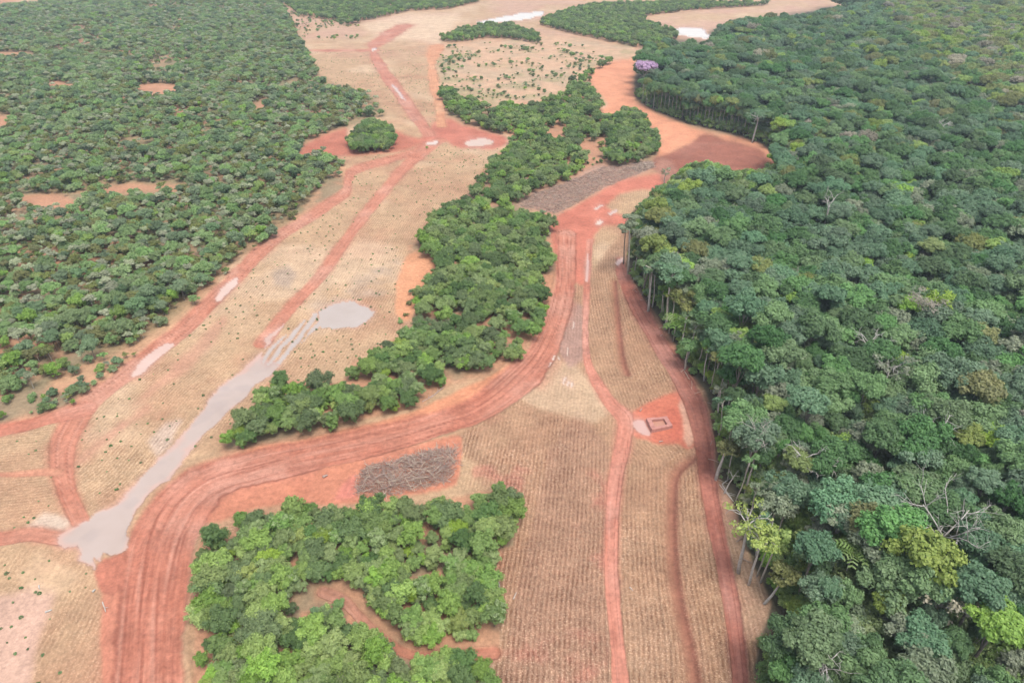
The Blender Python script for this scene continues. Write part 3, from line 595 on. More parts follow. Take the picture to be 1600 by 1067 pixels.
def crown_geo(lobes, n, size, rs, core=0.78, droop=0.0, fluff=0.22, bloom_frac=0.0, flat=0.0):
    """leaf faces spread over and inside a set of lobes (x,y,z,rx,rz) plus a solid leafy heart in each"""
    L = np.array(lobes, float)
    wgt = L[:, 3]**2; wgt /= wgt.sum()
    k = rs.choice(len(L), int(n*1.9), p=wgt)
    d = rs.normal(0, 1, (len(k), 3)); d /= np.linalg.norm(d, axis=1)[:, None]
    d[:, 2] = np.where(d[:, 2] < -0.35, -d[:, 2], d[:, 2])
    rad = 1 - np.abs(rs.normal(0, fluff, len(k))) + 0.12*rs.random(len(k))
    rad = rad + np.where(rs.random(len(k)) < 0.16, 0.30*rs.random(len(k)), 0)
    # clumping: leaves gather in tufts on every lobe
    tuft = rs.normal(0, 1, (len(L)*26, 3)); tuft /= np.linalg.norm(tuft, axis=1)[:, None]
    tsel = k*26 + rs.integers(0, 26, len(k)); tf = tuft[tsel]; tf[:, 2] = np.where(tf[:, 2] < -0.35, -tf[:, 2], tf[:, 2])
    mixk = (rs.random(len(k)) < 0.72)[:, None]
    d = np.where(mixk, tf + 0.26*d, d); d /= np.linalg.norm(d, axis=1)[:, None]
    bulge = np.where(mixk[:, 0], 1.0 + 0.13*rs.random(len(L)*26)[tsel], 0.93)
    R = np.stack((L[k, 3], L[k, 3], L[k, 4]), 1)
    p = L[k, :3] + d*R*(rad*bulge)[:, None]
    keep = np.ones(len(k), bool)
    for j in range(len(L)):
        q = (p - L[j, :3])/np.array((L[j, 3], L[j, 3], L[j, 4])); keep &= ~((np.linalg.norm(q, axis=1) < 0.74) & (k != j))
    sel = np.where(keep)[0][:n]; p = p[sel]; d = d[sel]; k = k[sel]; tsel = tsel[sel]; n = len(sel)
    nm = d*np.array((1, 1, 1 + flat)) + 0.42*rs.normal(0, 1, (n, 3)) + np.array((0, 0, 0.35)); nm /= np.linalg.norm(nm, axis=1)[:, None]
    a = np.cross(nm, rs.normal(0, 1, (n, 3))); a /= np.linalg.norm(a, axis=1)[:, None]; b = np.cross(nm, a)
    s = size*(0.55 + 0.75*rs.random(n))[:, None]
    V = np.stack((p + a*s*0.62, p + b*s*0.42 + nm*s*0.10, p - a*s*0.62, p - b*s*0.42 + nm*s*0.10), 1).reshape(-1, 3)
    F = np.arange(4*n).reshape(n, 4)
    lt = rs.random(len(L)); tt = rs.random(len(L)*26)
    tint = np.clip(0.25*lt[k] + 0.40*tt[tsel] + 0.42*rs.random(n), 0, 1)
    zt = (p[:, 2] - L[k, 2])/L[k, 4]
    bl = np.where((zt > 0.45 + 0.3*rs.random(n)) & (rs.random(n) < 0.75) & (lt[k] < bloom_frac), 0.75, 0.0)
    tint = np.repeat(tint, 4); bl = np.repeat(bl, 4)
    if core:
        cv, cf = ICO; VV = [V]; FF = [F]; TT = [tint]; BB = [bl]; o = len(V)
        for j in range(len(L)):
            jit = 1 + 0.10*rs.normal(0, 1, (len(cv), 1))
            VV.append(L[j, :3] + cv*np.array((L[j, 3], L[j, 3], L[j, 4]))*core*jit)
            FF.append(np.concatenate((cf, cf[:, 2:3]), 1) + o); o += len(cv)
            TT.append(np.full(len(cv), 0.45)); BB.append(np.zeros(len(cv)))
        V = np.concatenate(VV); tint = np.concatenate(TT); bl = np.concatenate(BB)
        core_f = np.concatenate(FF[1:]); return V, F, core_f[:, :3], tint, bl
    return V, F, None, tint, bl
def crown_mesh(name, geo, mat):
    V, F, C, tint, bl = geo
    T = np.concatenate((F[:, [0, 1, 2]], F[:, [0, 2, 3]])) if C is None else np.concatenate((F[:, [0, 1, 2]], F[:, [0, 2, 3]], C))
    return mesh_np(name, V, T, [mat], attrs={'tint': ('FLOAT', tint), 'bloom': ('FLOAT', bl)}, shade=False)
def lobes_of(R, zc, hz, n, rs, spread=0.62, lr=(0.40, 0.58), flat=0.8):
    out = [(0, 0, zc, R*0.62, hz*0.75)]
    for i in range(n):
        th = 2*math.pi*(i*0.618 + 0.15*rs.random()); rad = R*spread*math.sqrt((i+0.6)/n)*(0.85 + 0.3*rs.random())
        r = R*rs.uniform(*lr); z = zc + hz*(0.55*(1-(rad/R)**2) + rs.uniform(-0.42, 0.25))
        out.append((rad*math.cos(th), rad*math.sin(th), z, r, r*flat*rs.uniform(0.85, 1.15)))
    return out
def trunk_parts(h, r, lobes, rs, lean=(0, 0), limbs=6):
    base = np.array((0, 0, -0.6)); top = np.array((lean[0], lean[1], h))
    P = bend(base, top, 6, 0.12*r*3, rs); parts = [tube(P, np.linspace(r*1.25, r*0.6, 6), 7)]
    for L in list(lobes)[1:1+limbs]:
        t = rs.uniform(0.62, 0.98); i = t*5; k = int(i); s = P[k]*(1-(i-k)) + P[min(k+1, 5)]*(i-k)
        e_ = np.array(L[:3]); Q = bend(s, e_, 4, 0.25, rs); parts.append(tube(Q, np.linspace(r*0.5, r*0.16, 4), 5))
    return parts

LEAF = {
 'deep':   leaf_material('leaf_deep_green',   (0.022,0.060,0.022), (0.050,0.115,0.036), gain=1.75),
 'mid':    leaf_material('leaf_mid_green',    (0.036,0.085,0.030), (0.085,0.165,0.058), gain=1.75),
 'blue':   leaf_material('leaf_blue_green',   (0.034,0.076,0.044), (0.085,0.145,0.082), gain=1.75),
 'grey':   leaf_material('leaf_grey_green',   (0.072,0.098,0.062), (0.150,0.175,0.115), gain=1.75),
 'olive':  leaf_material('leaf_olive',        (0.070,0.092,0.028), (0.150,0.165,0.052), gain=1.5),
 'lime':   leaf_material('leaf_yellow_green', (0.075,0.135,0.022), (0.190,0.260,0.045), gain=1.5),
 'fresh':  leaf_material('leaf_fresh_green',  (0.058,0.110,0.024), (0.145,0.220,0.052), gain=1.85),
 'dusty':  leaf_material('leaf_dusty_brown',  (0.120,0.112,0.085), (0.215,0.195,0.150), gain=1.75),
 'bloom':  leaf_material('leaf_with_pale_flower_heads', (0.048,0.092,0.030), (0.115,0.180,0.055), top=(0.30,0.36,0.19), gain=1.85),
 'purple': leaf_material('purple_blossom',    (0.19,0.10,0.22), (0.38,0.24,0.40), vary=0.1),
}
LEAF.update({
 'grove_mid':  leaf_material('leaf_grove_mid',  (0.050,0.092,0.026), (0.115,0.175,0.052), gain=1.85),
 'grove_deep': leaf_material('leaf_grove_deep', (0.034,0.070,0.024), (0.080,0.130,0.042), gain=1.85),
 'scrub_mid':  leaf_material('leaf_scrub_mid',  (0.046,0.086,0.034), (0.108,0.160,0.062), gain=2.35),
 'scrub_deep': leaf_material('leaf_scrub_deep', (0.036,0.064,0.034), (0.080,0.120,0.060), gain=2.35),
 'scrub_grey': leaf_material('leaf_scrub_grey', (0.085,0.100,0.066), (0.165,0.180,0.118), gain=2.35),
})
WORDS = {'grove_mid': 'mid green', 'grove_deep': 'dark green', 'scrub_mid': 'mid green', 'scrub_deep': 'dark green', 'scrub_grey': 'greyish', 'deep': 'dark green', 'mid': 'mid green', 'blue': 'bluish', 'grey': 'greyish', 'olive': 'olive', 'lime': 'yellowish', 'fresh': 'bright green', 'dusty': 'brownish', 'bloom': 'pale topped'}

class Proto:                                   # one kind of tree: shared meshes for its trunk and crown
    def __init__(s, trunk, crown, colour, R, h): s.trunk, s.crown, s.colour, s.R, s.h, s.first = trunk, crown, colour, R, h, None
def forest_proto(i, colour):
    rs = np.random.default_rng(100 + i)
    h = rs.uniform(17, 22); R = rs.uniform(4.6, 7.2); R *= 0.92; hz = R*rs.uniform(0.52, 0.80)
    if i % 5 == 0: hz *= 0.72
    lob = lobes_of(R, h - hz*0.9, hz, int(rs.integers(13, 20)), rs, spread=0.88, lr=(0.20, 0.38), flat=1.0)
    sparse = colour in ('grey', 'dusty')
    g = crown_geo(lob, 4600 if not sparse else 3400, 0.52, rs, core=0.72 if not sparse else 0.5, fluff=0.2 if not sparse else 0.3, flat=0.4)
    tr = tube_mesh('forest_trunk', trunk_parts(h - hz*1.3, 0.32, lob, rs), BARK_PALE if i % 2 else BARK_DARK)
    return Proto(tr, crown_mesh('forest_crown', g, LEAF[colour]), colour, R, h)
def scrub_proto(i, colour, small=False):
    rs = np.random.default_rng(300 + i)
    h = rs.uniform(5.0, 8.2); R = rs.uniform(2.3, 3.7); hz = rs.uniform(1.9, 2.8)
    lob = lobes_of(R, h - hz, hz, int(rs.integers(10, 16)), rs, spread=0.88, lr=(0.20, 0.40), flat=1.05)
    lob += [(x*1.02, y*1.02, max(1.2, z - hz*0.95), r*0.75, rz*0.8) for x, y, z, r, rz in lob[1:6]]
    g = crown_geo(lob, 3700, 0.32, rs, core=0.60, fluff=0.30, bloom_frac=0.75 if colour == 'bloom' else 0)
    tr = tube_mesh('scrub_trunk', trunk_parts(h - hz*1.1, 0.14, lob, rs), BARK_DARK)
    return Proto(tr, crown_mesh('scrub_crown', g, LEAF[colour]), colour, R, h)
def wispy_proto(i, colour):                    # open crowned savanna tree, trunk and limbs showing
    rs = np.random.default_rng(500 + i)
    h = rs.uniform(4.2, 6.8); R = rs.uniform(1.7, 2.6); hz = rs.uniform(1.0, 1.6)
    lob = lobes_of(R, h - hz, hz, 6, rs, spread=0.85, lr=(0.28, 0.42), flat=0.8)
    g = crown_geo(lob, 900, 0.36, rs, core=0.45, fluff=0.35)
    tr = tube_mesh('wispy_trunk', trunk_parts(h - hz*1.1, 0.10, lob, rs), BARK_PALE)
    return Proto(tr, crown_mesh('wispy_crown', g, LEAF[colour]), colour, R, h)
FOREST_P = [forest_proto(i, c) for i, c in enumerate(['deep','mid','blue','grey','deep','olive','blue','mid','lime','blue','dusty','deep','mid','grey','fresh','blue'])]
GROVE_P = [scrub_proto(i, c) for i, c in enumerate(['fresh','grove_mid','grove_deep','fresh','bloom','grove_mid','lime','fresh','bloom','grove_mid','grove_deep','fresh'])]
SAV_P = [scrub_proto(20+i, c) for i, c in enumerate(['scrub_deep','scrub_mid','scrub_deep','scrub_mid','olive','fresh','scrub_mid'])] + [wispy_proto(i, c) for i, c in enumerate(['olive','scrub_grey','scrub_mid','scrub_grey'])]

LABELS = []                                    # (object, look, place phrase, px): told apart at the end
def cell(a, b, xs, ys, cw, rw):
    i = sum(a > v for v in xs); j = sum(b > v for v in ys)
    return (rw[j] + ' ' + cw[i]).strip()
ORD = ['leftmost', 'second from left', 'third from left', 'fourth from left', 'fifth from left', 'sixth from left', 'seventh from left', 'eighth from left', 'ninth from left', 'tenth from left', 'eleventh from left', 'twelfth from left', 'thirteenth from left', 'fourteenth from left', 'fifteenth from left', 'sixteenth from left']
def name_labels():
    by = {}
    for o, look, place, a in LABELS: by.setdefault((look, place), []).append((a, o))
    for (look, place), lst in by.items():
        lst.sort(key=lambda t: t[0]); n = len(lst)
        for i, (a, o) in enumerate(lst):
            if n == 1: lb = f'{look} {place}'
            elif i == n - 1: lb = f'rightmost {look} {place}'
            else: lb = f'{ORD[min(i, 15)]} {look} {place}'
            o['label'] = lb; o['group'] = f'{look} ones, {place}' if place.startswith('broken') else f'{look}s {place}'
def left_over(p, protos, i, near):              # every kind of tree stands at least once among the nearest ones
    un = [q for q in protos if q.first is None]
    return un[0] if un and i in near[-40:] else p
def size_word(s, lo, hi): return 'small ' if s < lo else 'large ' if s > hi else ''
def place_tree(kind, proto, loc, scale, rz, label=None, group=None, cat='tree', sz=None, tilt=(0, 0)):
    r = empty(kind, loc); r.rotation_euler = (tilt[0], tilt[1], rz); r.scale = (scale, scale, sz or scale)
    t = link('trunk', proto.trunk, r); c = link('crown', proto.crown, r)
    if proto.first is None: proto.first = c
    return tag(r, label, cat, group)
def scatter(poly_fn, bounds, spacing, jitter=0.85):
    x0, x1, y0, y1 = bounds; xs = np.arange(x0, x1, spacing); ys = np.arange(y0, y1, spacing*0.87)
    GX, GY = np.meshgrid(xs, ys); GX = GX + (np.arange(len(ys)) % 2)[:, None]*spacing/2
    GX = (GX + (rng.random(GX.shape)-.5)*spacing*jitter).ravel(); GY = (GY + (rng.random(GY.shape)-.5)*spacing*jitter).ravel()
    m = poly_fn(GX, GY); return GX[m], GY[m]
def stuff_points(name, label, pts, protos, weights, scales, extra_z=0.0):
    """the rest of a wood, past the 300 nearest, as ONE object: points carrying copies of the crowns of the trees in front"""
    n = len(pts[0])
    if n == 0: return
    me = bpy.data.meshes.new(name); me.vertices.add(n)
    co = np.stack((pts[0], pts[1], np.array([ground_z(a, b) for a, b in zip(*pts)]) + extra_z), 1).astype(np.float32)
    me.vertices.foreach_set('co', co.ravel())
    wv = np.array(weights, float); ix = rng.choice(len(protos), n, p=wv/wv.sum()) if isinstance(weights, list) else weights
    for an, ty, v in (('pick', 'INT', ix), ('spin', 'FLOAT', rng.random(n)*6.283), ('size', 'FLOAT', scales)):
        a = me.attributes.new(an, ty, 'POINT'); a.data.foreach_set('value', np.asarray(v, np.int32 if ty == 'INT' else np.float32))
    o = link(name, me); tag(o, label, kind='stuff')
    ng = bpy.data.node_groups.new(name + '_nodes', 'GeometryNodeTree')
    ng.interface.new_socket('Geometry', in_out='INPUT', socket_type='NodeSocketGeometry'); ng.interface.new_socket('Geometry', in_out='OUTPUT', socket_type='NodeSocketGeometry')
    N, L = ng.nodes, ng.links; gi = N.new('NodeGroupInput'); go = N.new('NodeGroupOutput')
    jn = N.new('GeometryNodeJoinGeometry')
    for p in reversed(protos):
        oi = N.new('GeometryNodeObjectInfo'); oi.inputs[0].default_value = p.first if isinstance(p, Proto) else p; oi.inputs['As Instance'].default_value = True
        L.new(oi.outputs['Geometry'], jn.inputs[0])
    ip = N.new('GeometryNodeInstanceOnPoints'); ip.inputs['Pick Instance'].default_value = True
    def na(nm, ty):
        x = N.new('GeometryNodeInputNamedAttribute'); x.data_type = ty; x.inputs[0].default_value = nm; return x.outputs[0]
    cx = N.new('ShaderNodeCombineXYZ'); L.new(na('spin', 'FLOAT'), cx.inputs[2])
    L.new(gi.outputs[0], ip.inputs['Points']); L.new(jn.outputs[0], ip.inputs['Instance']); L.new(na('pick', 'INT'), ip.inputs['Instance Index'])
    L.new(cx.outputs[0], ip.inputs['Rotation']); L.new(na('size', 'FLOAT'), ip.inputs['Scale']); L.new(ip.outputs[0], go.inputs[0])
    md = o.modifiers.new('grow', 'NODES'); md.node_group = ng
    return o
def in_wood(poly, h):
    P = np.array(poly, float)
    def f(x, y):
        a, b = project(x, y, 0); c, d = project(x, y, h)
        m = inside(a, b, P) & inside(c, d, P)
        for g in GAPS:
            q = np.array(g, float); q = q.mean(0) + (q - q.mean(0))*(0.95 if q[:, 1].min() > 820 else 1.0); m &= ~inside(a, b, q)
        m &= np.hypot(x, y) < 1750
        for k in ('grove_track',):
            pass
        return m
    return f
gt = ROADS['grove_track'][2]; gt = ground(*smooth(np.array(gt, float)[:, :2], 4).T)
def off_track(x, y, d=2.0):
    return np.abs(line_dist(x, y, gt)[0]) > d
def wbounds(poly, pad=5):
    p = np.array(poly, float).copy(); p[:, 1] = np.clip(p[:, 1], -25, 1300); q = ground(*p.T)
    return q[:, 0].min()-pad, q[:, 0].max()+pad, max(20, q[:, 1].min()-pad), min(1750, q[:, 1].max()+pad)
def in_frame(x, y, z=3, m=40):
    a, b = project(x, y, z); return (a > -m) & (a < 1600+m) & (b > -m) & (b < 1067+m)

# --- foreground grove and central woods: bright green scrub trees
gx, gy, gk, gw = [], [], [], []
for nm, sp in (('front_grove', 2.55), ('central_wood', 2.95), ('upper_wood', 3.8), ('clump', 3.2), ('island_wood', 4.6), ('north_wood', 4.8), ('far_strip', 4.8)):
    x, y = scatter(in_wood(WOODS[nm], 4.0), wbounds(WOODS[nm]), sp)
    thin = fbm(x, y, 16, 3, 81 + len(nm))
    k = rng.random(len(x)) < {'front_grove': np.where(thin < -0.5, 0.85, 1.0), 'central_wood': np.where(thin < -0.3, 0.4, 0.95), 'upper_wood': np.where(thin < -0.2, 0.45, 0.95), 'far_strip': 0.8}.get(nm, 1.0)
    if nm == 'front_grove':
        k &= off_track(x, y, 2.7)
    gx.append(x[k]); gy.append(y[k]); gw += [nm]*int(k.sum())
gx = np.concatenate(gx); gy = np.concatenate(gy); gw = np.array(gw)
d = np.hypot(np.hypot(gx, gy), H); order = np.argsort(np.where(in_frame(gx, gy), d, 1e6))
near, rest = order[:300], order[300:]
PLACE = {'front_grove': 'in the foreground grove beside the red footpath', 'central_wood': 'in the long central wood between the two fields', 'upper_wood': 'in the upper wood', 'clump': 'in the round clump'}
for i in near:
    k = int(rng.choice(12, p=np.array([1.4,1.1,0.9,1.4,0.5,1.1,0.9,1.4,0.5,1.1,0.8,1.4])/12.5))
    if rng.random() < 0.25 and gw[i] == 'central_wood': k = [2, 10, 1, 5][int(rng.integers(4))]
    p = left_over(GROVE_P[k], GROVE_P, i, near); a, b = project(gx[i], gy[i])
    s = float(0.44 + 0.52*rng.random()**1.3)
    if gw[i] == 'front_grove': where = 'in ' + cell(a, b, (420, 540, 660), (850, 910, 970, 1020), ('left', 'centre left', 'centre right', 'right'), ('top', 'upper', 'middle', 'lower', 'bottom')) + ' of the foreground grove'
    elif gw[i] == 'central_wood': where = 'in ' + cell(a, b, (500, 600, 700, 780), (400, 460, 520, 580, 640), ('left', 'centre left', 'centre', 'centre right', 'right'), ('top', 'upper', 'high', 'middle', 'lower', 'bottom')) + ' of the central wood'
    else: where = PLACE.get(gw[i], 'in the far wood')
    r = place_tree('grove_tree', p, (gx[i], gy[i], ground_z(gx[i], gy[i])), s, float(rng.random()*6.28), sz=s*float(rng.uniform(0.85, 1.1)))
    LABELS.append((r, f'{size_word(s, 0.55, 0.8)}{WORDS[p.colour]} tree', where, a))
for p in GROVE_P: assert p.first is not None
stuff_points('grove_wood', 'bright green bushy trees of the upper and far woods between the fields', (gx[rest], gy[rest]), GROVE_P, [0.6,1.4,1.4,0.6,0.5,1.4,0.5,0.7,0.4,1.4,1.4,0.6], rng.uniform(0.55, 1.0, len(rest)))

# --- savanna scrub on the left
x, y = scatter(in_wood(WOODS['savanna'], 2.5), wbounds(WOODS['savanna']), 3.2)
th = 1.15*fbm(x, y, 42, 4, 91) + 0.6*fbm(x, y, 11, 2, 92)
lt = np.abs(line_dist(x, y, ground(*smooth(np.array(ROADS['left_track'][2], float)[:, :2], 3).T))[0]); marg = sstep(16, 3, lt); th = th - 0.55*marg
k = rng.random(len(x)) < np.clip(0.95 + 1.5*(th + 0.12), 0.18, 1.0)
x, y, th = x[k], y[k], th[k]
d = np.hypot(np.hypot(x, y), H); order = np.argsort(np.where(in_frame(x, y), d, 1e6)); near, rest = order[:300], order[300:]
wv = lambda t: np.clip(np.array([0.9,1.3,1.0,1.3,1.0,0.9,0.8, 1.1-1.8*t, 1.0-1.8*t, 1.1-1.6*t, 0.7-t]), 0.15, 3)
for i in near:
    w_ = wv(th[i]); p = left_over(SAV_P[int(rng.choice(len(SAV_P), p=w_/w_.sum()))], SAV_P, i, near); a, b = project(x[i], y[i]); s = float(0.42 + 0.62*rng.random()**1.4)
    where = 'in ' + cell(a, b, (60, 130, 200, 280, 360), (380, 430, 480, 530, 570), ('far left', 'left', 'centre left', 'centre', 'centre right', 'right'), ('top', 'upper', 'high', 'middle', 'lower', 'bottom')) + ' of the left scrub'
    form = 'wispy' if SAV_P.index(p) > 6 else 'scrub'
    r = place_tree('savanna_tree', p, (x[i], y[i], ground_z(x[i], y[i])), s, float(rng.random()*6.28))
    LABELS.append((r, f'{size_word(s, 0.62, 0.83)}{WORDS[p.colour]} {form} tree', where, a))
SP_ = SAV_P
for p in SAV_P: assert p.first is not None
stuff_points('savanna_scrub', 'mixed green savanna scrub reaching to the top left corner', (x[rest], y[rest]), SP_, [0.6,1.4,0.8,1.4,1.3,0.7,0.4,1.5,1.6,1.3,1.4], 0.38 + 0.62*rng.random(len(rest))**1.4)

# --- tall forest on the right
FE = ground(*np.array(FOREST[4:41], float).T)
def line_far(x, y, d): return np.abs(line_dist(x, y, FE)[0]) > d
HERO_AT = [ground(float(a), float(b)) for a, b in ((981,428),(974,412),(1013,486),(1003,462),(1040,515),(1066,515),(1070,578),(1119,748),(1154,895),(1170,914),(1193,943),(1175,223),(1215,241),(1131,770))] + [ground(1472.0, 842.0, 14.0)[:2] + np.array((0.0, -1.0)), ground(1472.0, 842.0, 14.0)[:2] + np.array((0.5, -5.0))]
def forest_fn(x, y):
    a, b = project(x, y, 0); m = inside(a, b, np.array(FOREST, float))
    F_ = np.array(FOREST, float); c, d_ = project(x, y, 18); m &= inside(c, d_, F_); c, d_ = project(x - 3.5, y, 16); m &= inside(c, d_, F_)
    m &= line_far(x, y, 2.2)
    for q in HERO_AT: m &= ~((np.hypot(x - q[0], y - q[1]) < 4.5) | (np.hypot(x - q[0] - 1.2, y - q[1] + 4) < 4.0))
    m &= ~((np.hypot((c - 1009)/26, (d_ - 112)/24) < 1) & (y < ground(1003, 152)[1] + 3))
    return m & (np.hypot(x, y) < 1750) & (np.abs(np.arctan2(x, y)) < 1.05)
x, y = scatter(forest_fn, (20, 1500, 15, 1700), 4.9, 0.95)
k = rng.random(len(x)) < 0.95; x, y = x[k], y[k]
d = np.hypot(np.hypot(x, y), H-18); order = np.argsort(np.where(in_frame(x, y, 16, 30), d, 1e6)); near, rest = order[:270], order[270:]
far_sunlit = np.zeros(len(x), bool)
a_, b_ = project(x, y, 18); far_sunlit = inside(a_, b_, [(1350,-60),(1390,30),(1460,90),(1520,140),(1600,190),(1900,300),(1900,-60)])  # corner where sunlight on the canopy is put into the leaf colours
# the canopy varies in height and colour in drifts
dr = fbm(x, y, 38, 3, 95); hs = 1.0 + 0.16*fbm(x, y, 24, 3, 96)
wdark = np.array([1.4,1.3,1.6,0.9,1.4,0.35,1.6,1.3,0.12,1.5,0.05,1.4,1.3,0.7,0.3,1.5]); wlite = np.array([0.7,1.5,1.2,1.5,0.6,0.7,1.1,1.5,0.25,1.2,0.10,0.6,1.5,1.3,0.5,1.1])
for i in near:
    t = np.clip(0.5 + dr[i], 0, 1); w_ = wdark*(1-t) + wlite*t
    p = FOREST_P[int(rng.choice(16, p=w_/w_.sum()))]; a, b = a_[i], b_[i]; p = left_over(p, FOREST_P, i, near)
    s = float((0.42 + 0.56*rng.random()**1.2)*hs[i]); sz = float(s*rng.uniform(0.95, 1.15)); sz = min(max(sz, 0.72), 1.15)
    ga, gb = project(x[i], y[i]); ex = min(abs(float(line_dist(np.array([x[i]]), np.array([y[i]]), ground(*np.array(FOREST[20:39], float).T))[0][0])), 99)
    if ex < 9: where = 'at the ' + cell(a, b, (), (560, 640, 720, 800, 880), ('',), ('topmost', 'upper', 'high', 'middle', 'lower', 'bottom')) + ' edge of the tall forest'
    else: where = 'in ' + cell(a, b, (1200, 1300, 1400, 1500), (480, 560, 640, 720, 800, 880, 960), ('left', 'centre left', 'centre', 'centre right', 'right'), ('topmost', 'top', 'upper', 'high', 'middle', 'lower', 'low', 'bottom')) + ' of the tall forest'
    r = place_tree('forest_tree', p, (x[i], y[i], ground_z(x[i], y[i])), s, float(rng.random()*6.28), sz=sz)
    LABELS.append((r, f'{size_word(s, 0.66, 0.9)}{WORDS[p.colour]} tree', where, a))
for p in FOREST_P: assert p.first is not None
t = np.clip(0.5 + dr[rest], 0, 1); fl_ = far_sunlit[rest]
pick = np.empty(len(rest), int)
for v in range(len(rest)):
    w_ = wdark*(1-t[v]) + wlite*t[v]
    if fl_[v]: w_ = np.array([0.1,1.0,0.2,2.2,0.1,2.2,0.2,1.0,1.6,0.2,0.5,0.1,1.0,2.2,1.6,0.2])  # paler, yellower crown mix imitating sun through a cloud gap
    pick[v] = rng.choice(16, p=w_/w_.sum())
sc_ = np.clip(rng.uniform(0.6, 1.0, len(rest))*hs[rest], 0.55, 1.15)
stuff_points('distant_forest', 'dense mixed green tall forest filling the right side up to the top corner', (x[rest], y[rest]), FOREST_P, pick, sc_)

# --- undergrowth below the forest edge, bushes on the scrub margins
SHRUB_ME = [p.crown for p in SAV_P] + [p.crown for p in GROVE_P[:4]]
fe = ground(*np.array(FOREST[4:41], float).T)
def under_fn(x, y):
    a, b = project(x, y, 0); m = inside(a, b, np.array(FOREST, float)) & (np.hypot(x, y) < 520)
    return m & ((np.abs(line_dist(x, y, fe)[0]) < 20) | (np.hypot(x, y) < 330))
x, y = scatter(under_fn, (20, 330, 20, 520), 2.4); dd = np.abs(line_dist(x, y, fe)[0]); k = (dd > 0.4) & (rng.random(len(x)) < 0.75); x, y, dd = x[k], y[k], dd[k]
stuff_points('undergrowth', 'tangled green undergrowth between the trunks along the edge of the tall forest', (x, y), GROVE_P + SP_, [1.0]*12 + [0.6]*len(SP_), np.clip(0.32 + 0.085*dd, 0, 1.15)*rng.uniform(0.7, 1.4, len(x)))

def solve_top(base, px, py):
    """the point above base (same depth) that is seen at px, py"""
    b = ground(*base); y = b[1]; lo, hi = 0.0, 60.0
    for _ in range(40):
        m = (lo+hi)/2
        if project(0, y, m)[1] > py: lo = m
        else: hi = m
    z = lo; f = y*CP - (z-H)*SP
    return b, np.array(((px-800)*f/FOC, y, z))
def limb_geo(s, d, L, r, lv, rs, out):
    e_ = s + d*L; P = bend(s, e_, 4, 0.05*L, rs); out.append(tube(P, np.linspace(r, r*0.45, 4), 5 if lv else 4))
    tips = [P[-1]]
    if lv > 0:
        for k in range(3 if lv > 1 else 2):
            q = rs.uniform(0.45, 1.0); i = min(int(q*3), 2); st = P[i]*(1-(q*3-i)) + P[i+1]*(q*3-i)
            nd = d + 0.75*rs.normal(0, 1, 3) + np.array((0, 0, 0.15)); nd /= np.linalg.norm(nd)
            tips += limb_geo(st, nd, L*rs.uniform(0.5, 0.75), r*0.55, lv-1, rs, out)
    return tips
def hero_tree(kind, base, top, label, r=0.28, bark=None, colour=None, R=4.0, flat=0.45, leaves=1500, limbs=5, lv=2, fork=0.7, spread=1.0, seed=0, lean_z=None, cat='tree', group=None, size=0.5, core=0.4, solid=False):
    """a tree one can point to: trunk, each limb and the crown are parts"""
    rs = np.random.default_rng(900 + seed); b, t = solve_top(base, *top) if lean_z is None else (np.array(base), np.array(top))
    root = empty(kind, (b[0], b[1], ground_z(b[0], b[1]))); tag(root, label, cat, group)
    t = t - b; fk = t*fork
    P = bend((0, 0, -0.5), fk, 6, 0.12, rs); mt = bark or BARK_PALE
    link('trunk', tube_mesh('trunk', [tube(P, np.linspace(r*1.3, r*0.7, 6), 8)], mt), root)
    tips = []
    for k in range(limbs):
        th = 2*math.pi*(k + 0.5*rs.random())/limbs; up = rs.uniform(0.5, 1.3)
        d = np.array((math.cos(th)*spread, math.sin(th)*spread, up)); d /= np.linalg.norm(d)
        out = []; st = P[-1] if k % 2 == 0 else P[-2]*0.5 + P[-1]*0.5
        tips += limb_geo(st, d, max(1.5, np.linalg.norm(t)*(1-fork)*rs.uniform(0.38, 0.62)), r*0.55, lv, rs, out)
        link('limb', tube_mesh('limb', out, mt), root)
    if colour:
        tp = np.array(tips); lob = []
        if solid: lob = [(fk[0]*0+t[0]+q[0], t[1]+q[1], t[2]-R*flat+q[2]*0.6, q[3], q[4]) for q in lobes_of(R, 0, R*flat, 9, rs, spread=0.75, lr=(0.32, 0.46))]
        else:
            for q in tp[rs.permutation(len(tp))[:22]]: lob.append((q[0], q[1], q[2], R*rs.uniform(0.20, 0.34), R*flat*rs.uniform(0.20, 0.36)))
        link('crown', crown_mesh('crown', crown_geo(lob, leaves, size, rs, core=core, fluff=0.4), LEAF[colour]), root)
    return root
# tall edge trees with bare trunks, traced one by one
hero_tree('edge_tree', (981,428), (984,326), 'very tall slender tree with flat grey green crown overhanging the ploughed strip', colour='grey', R=5.2, r=0.30, fork=0.78, seed=1, leaves=2200, bark=BARK_PALE)
hero_tree('edge_tree', (974,412), (978,350), 'dark bare trunk standing left of the very tall slender overhanging tree', r=0.22, fork=0.85, seed=2, limbs=3, lv=1, bark=BARK_DARK, colour='grey', R=2.4, leaves=500)
hero_tree('edge_tree', (1013,486), (1022,398), 'tall edge tree with thick white trunk forking high beside the red road', r=0.34, fork=0.74, seed=3, colour='mid', R=4.4, leaves=1900, bark=BARK_WHITE)
hero_tree('edge_tree', (1003,462), (1019,404), 'edge tree with dark leaning trunk just left of the thick white trunk', r=0.32, fork=0.75, seed=4, colour='blue', R=3.6, leaves=1500, bark=BARK_DARK)
hero_tree('edge_tree', (1040,515), (1050,408), 'tallest pale grey trunk with round blue green crown beside the red road', r=0.34, fork=0.76, seed=5, colour='blue', R=4.8, leaves=2600, core=0.6)
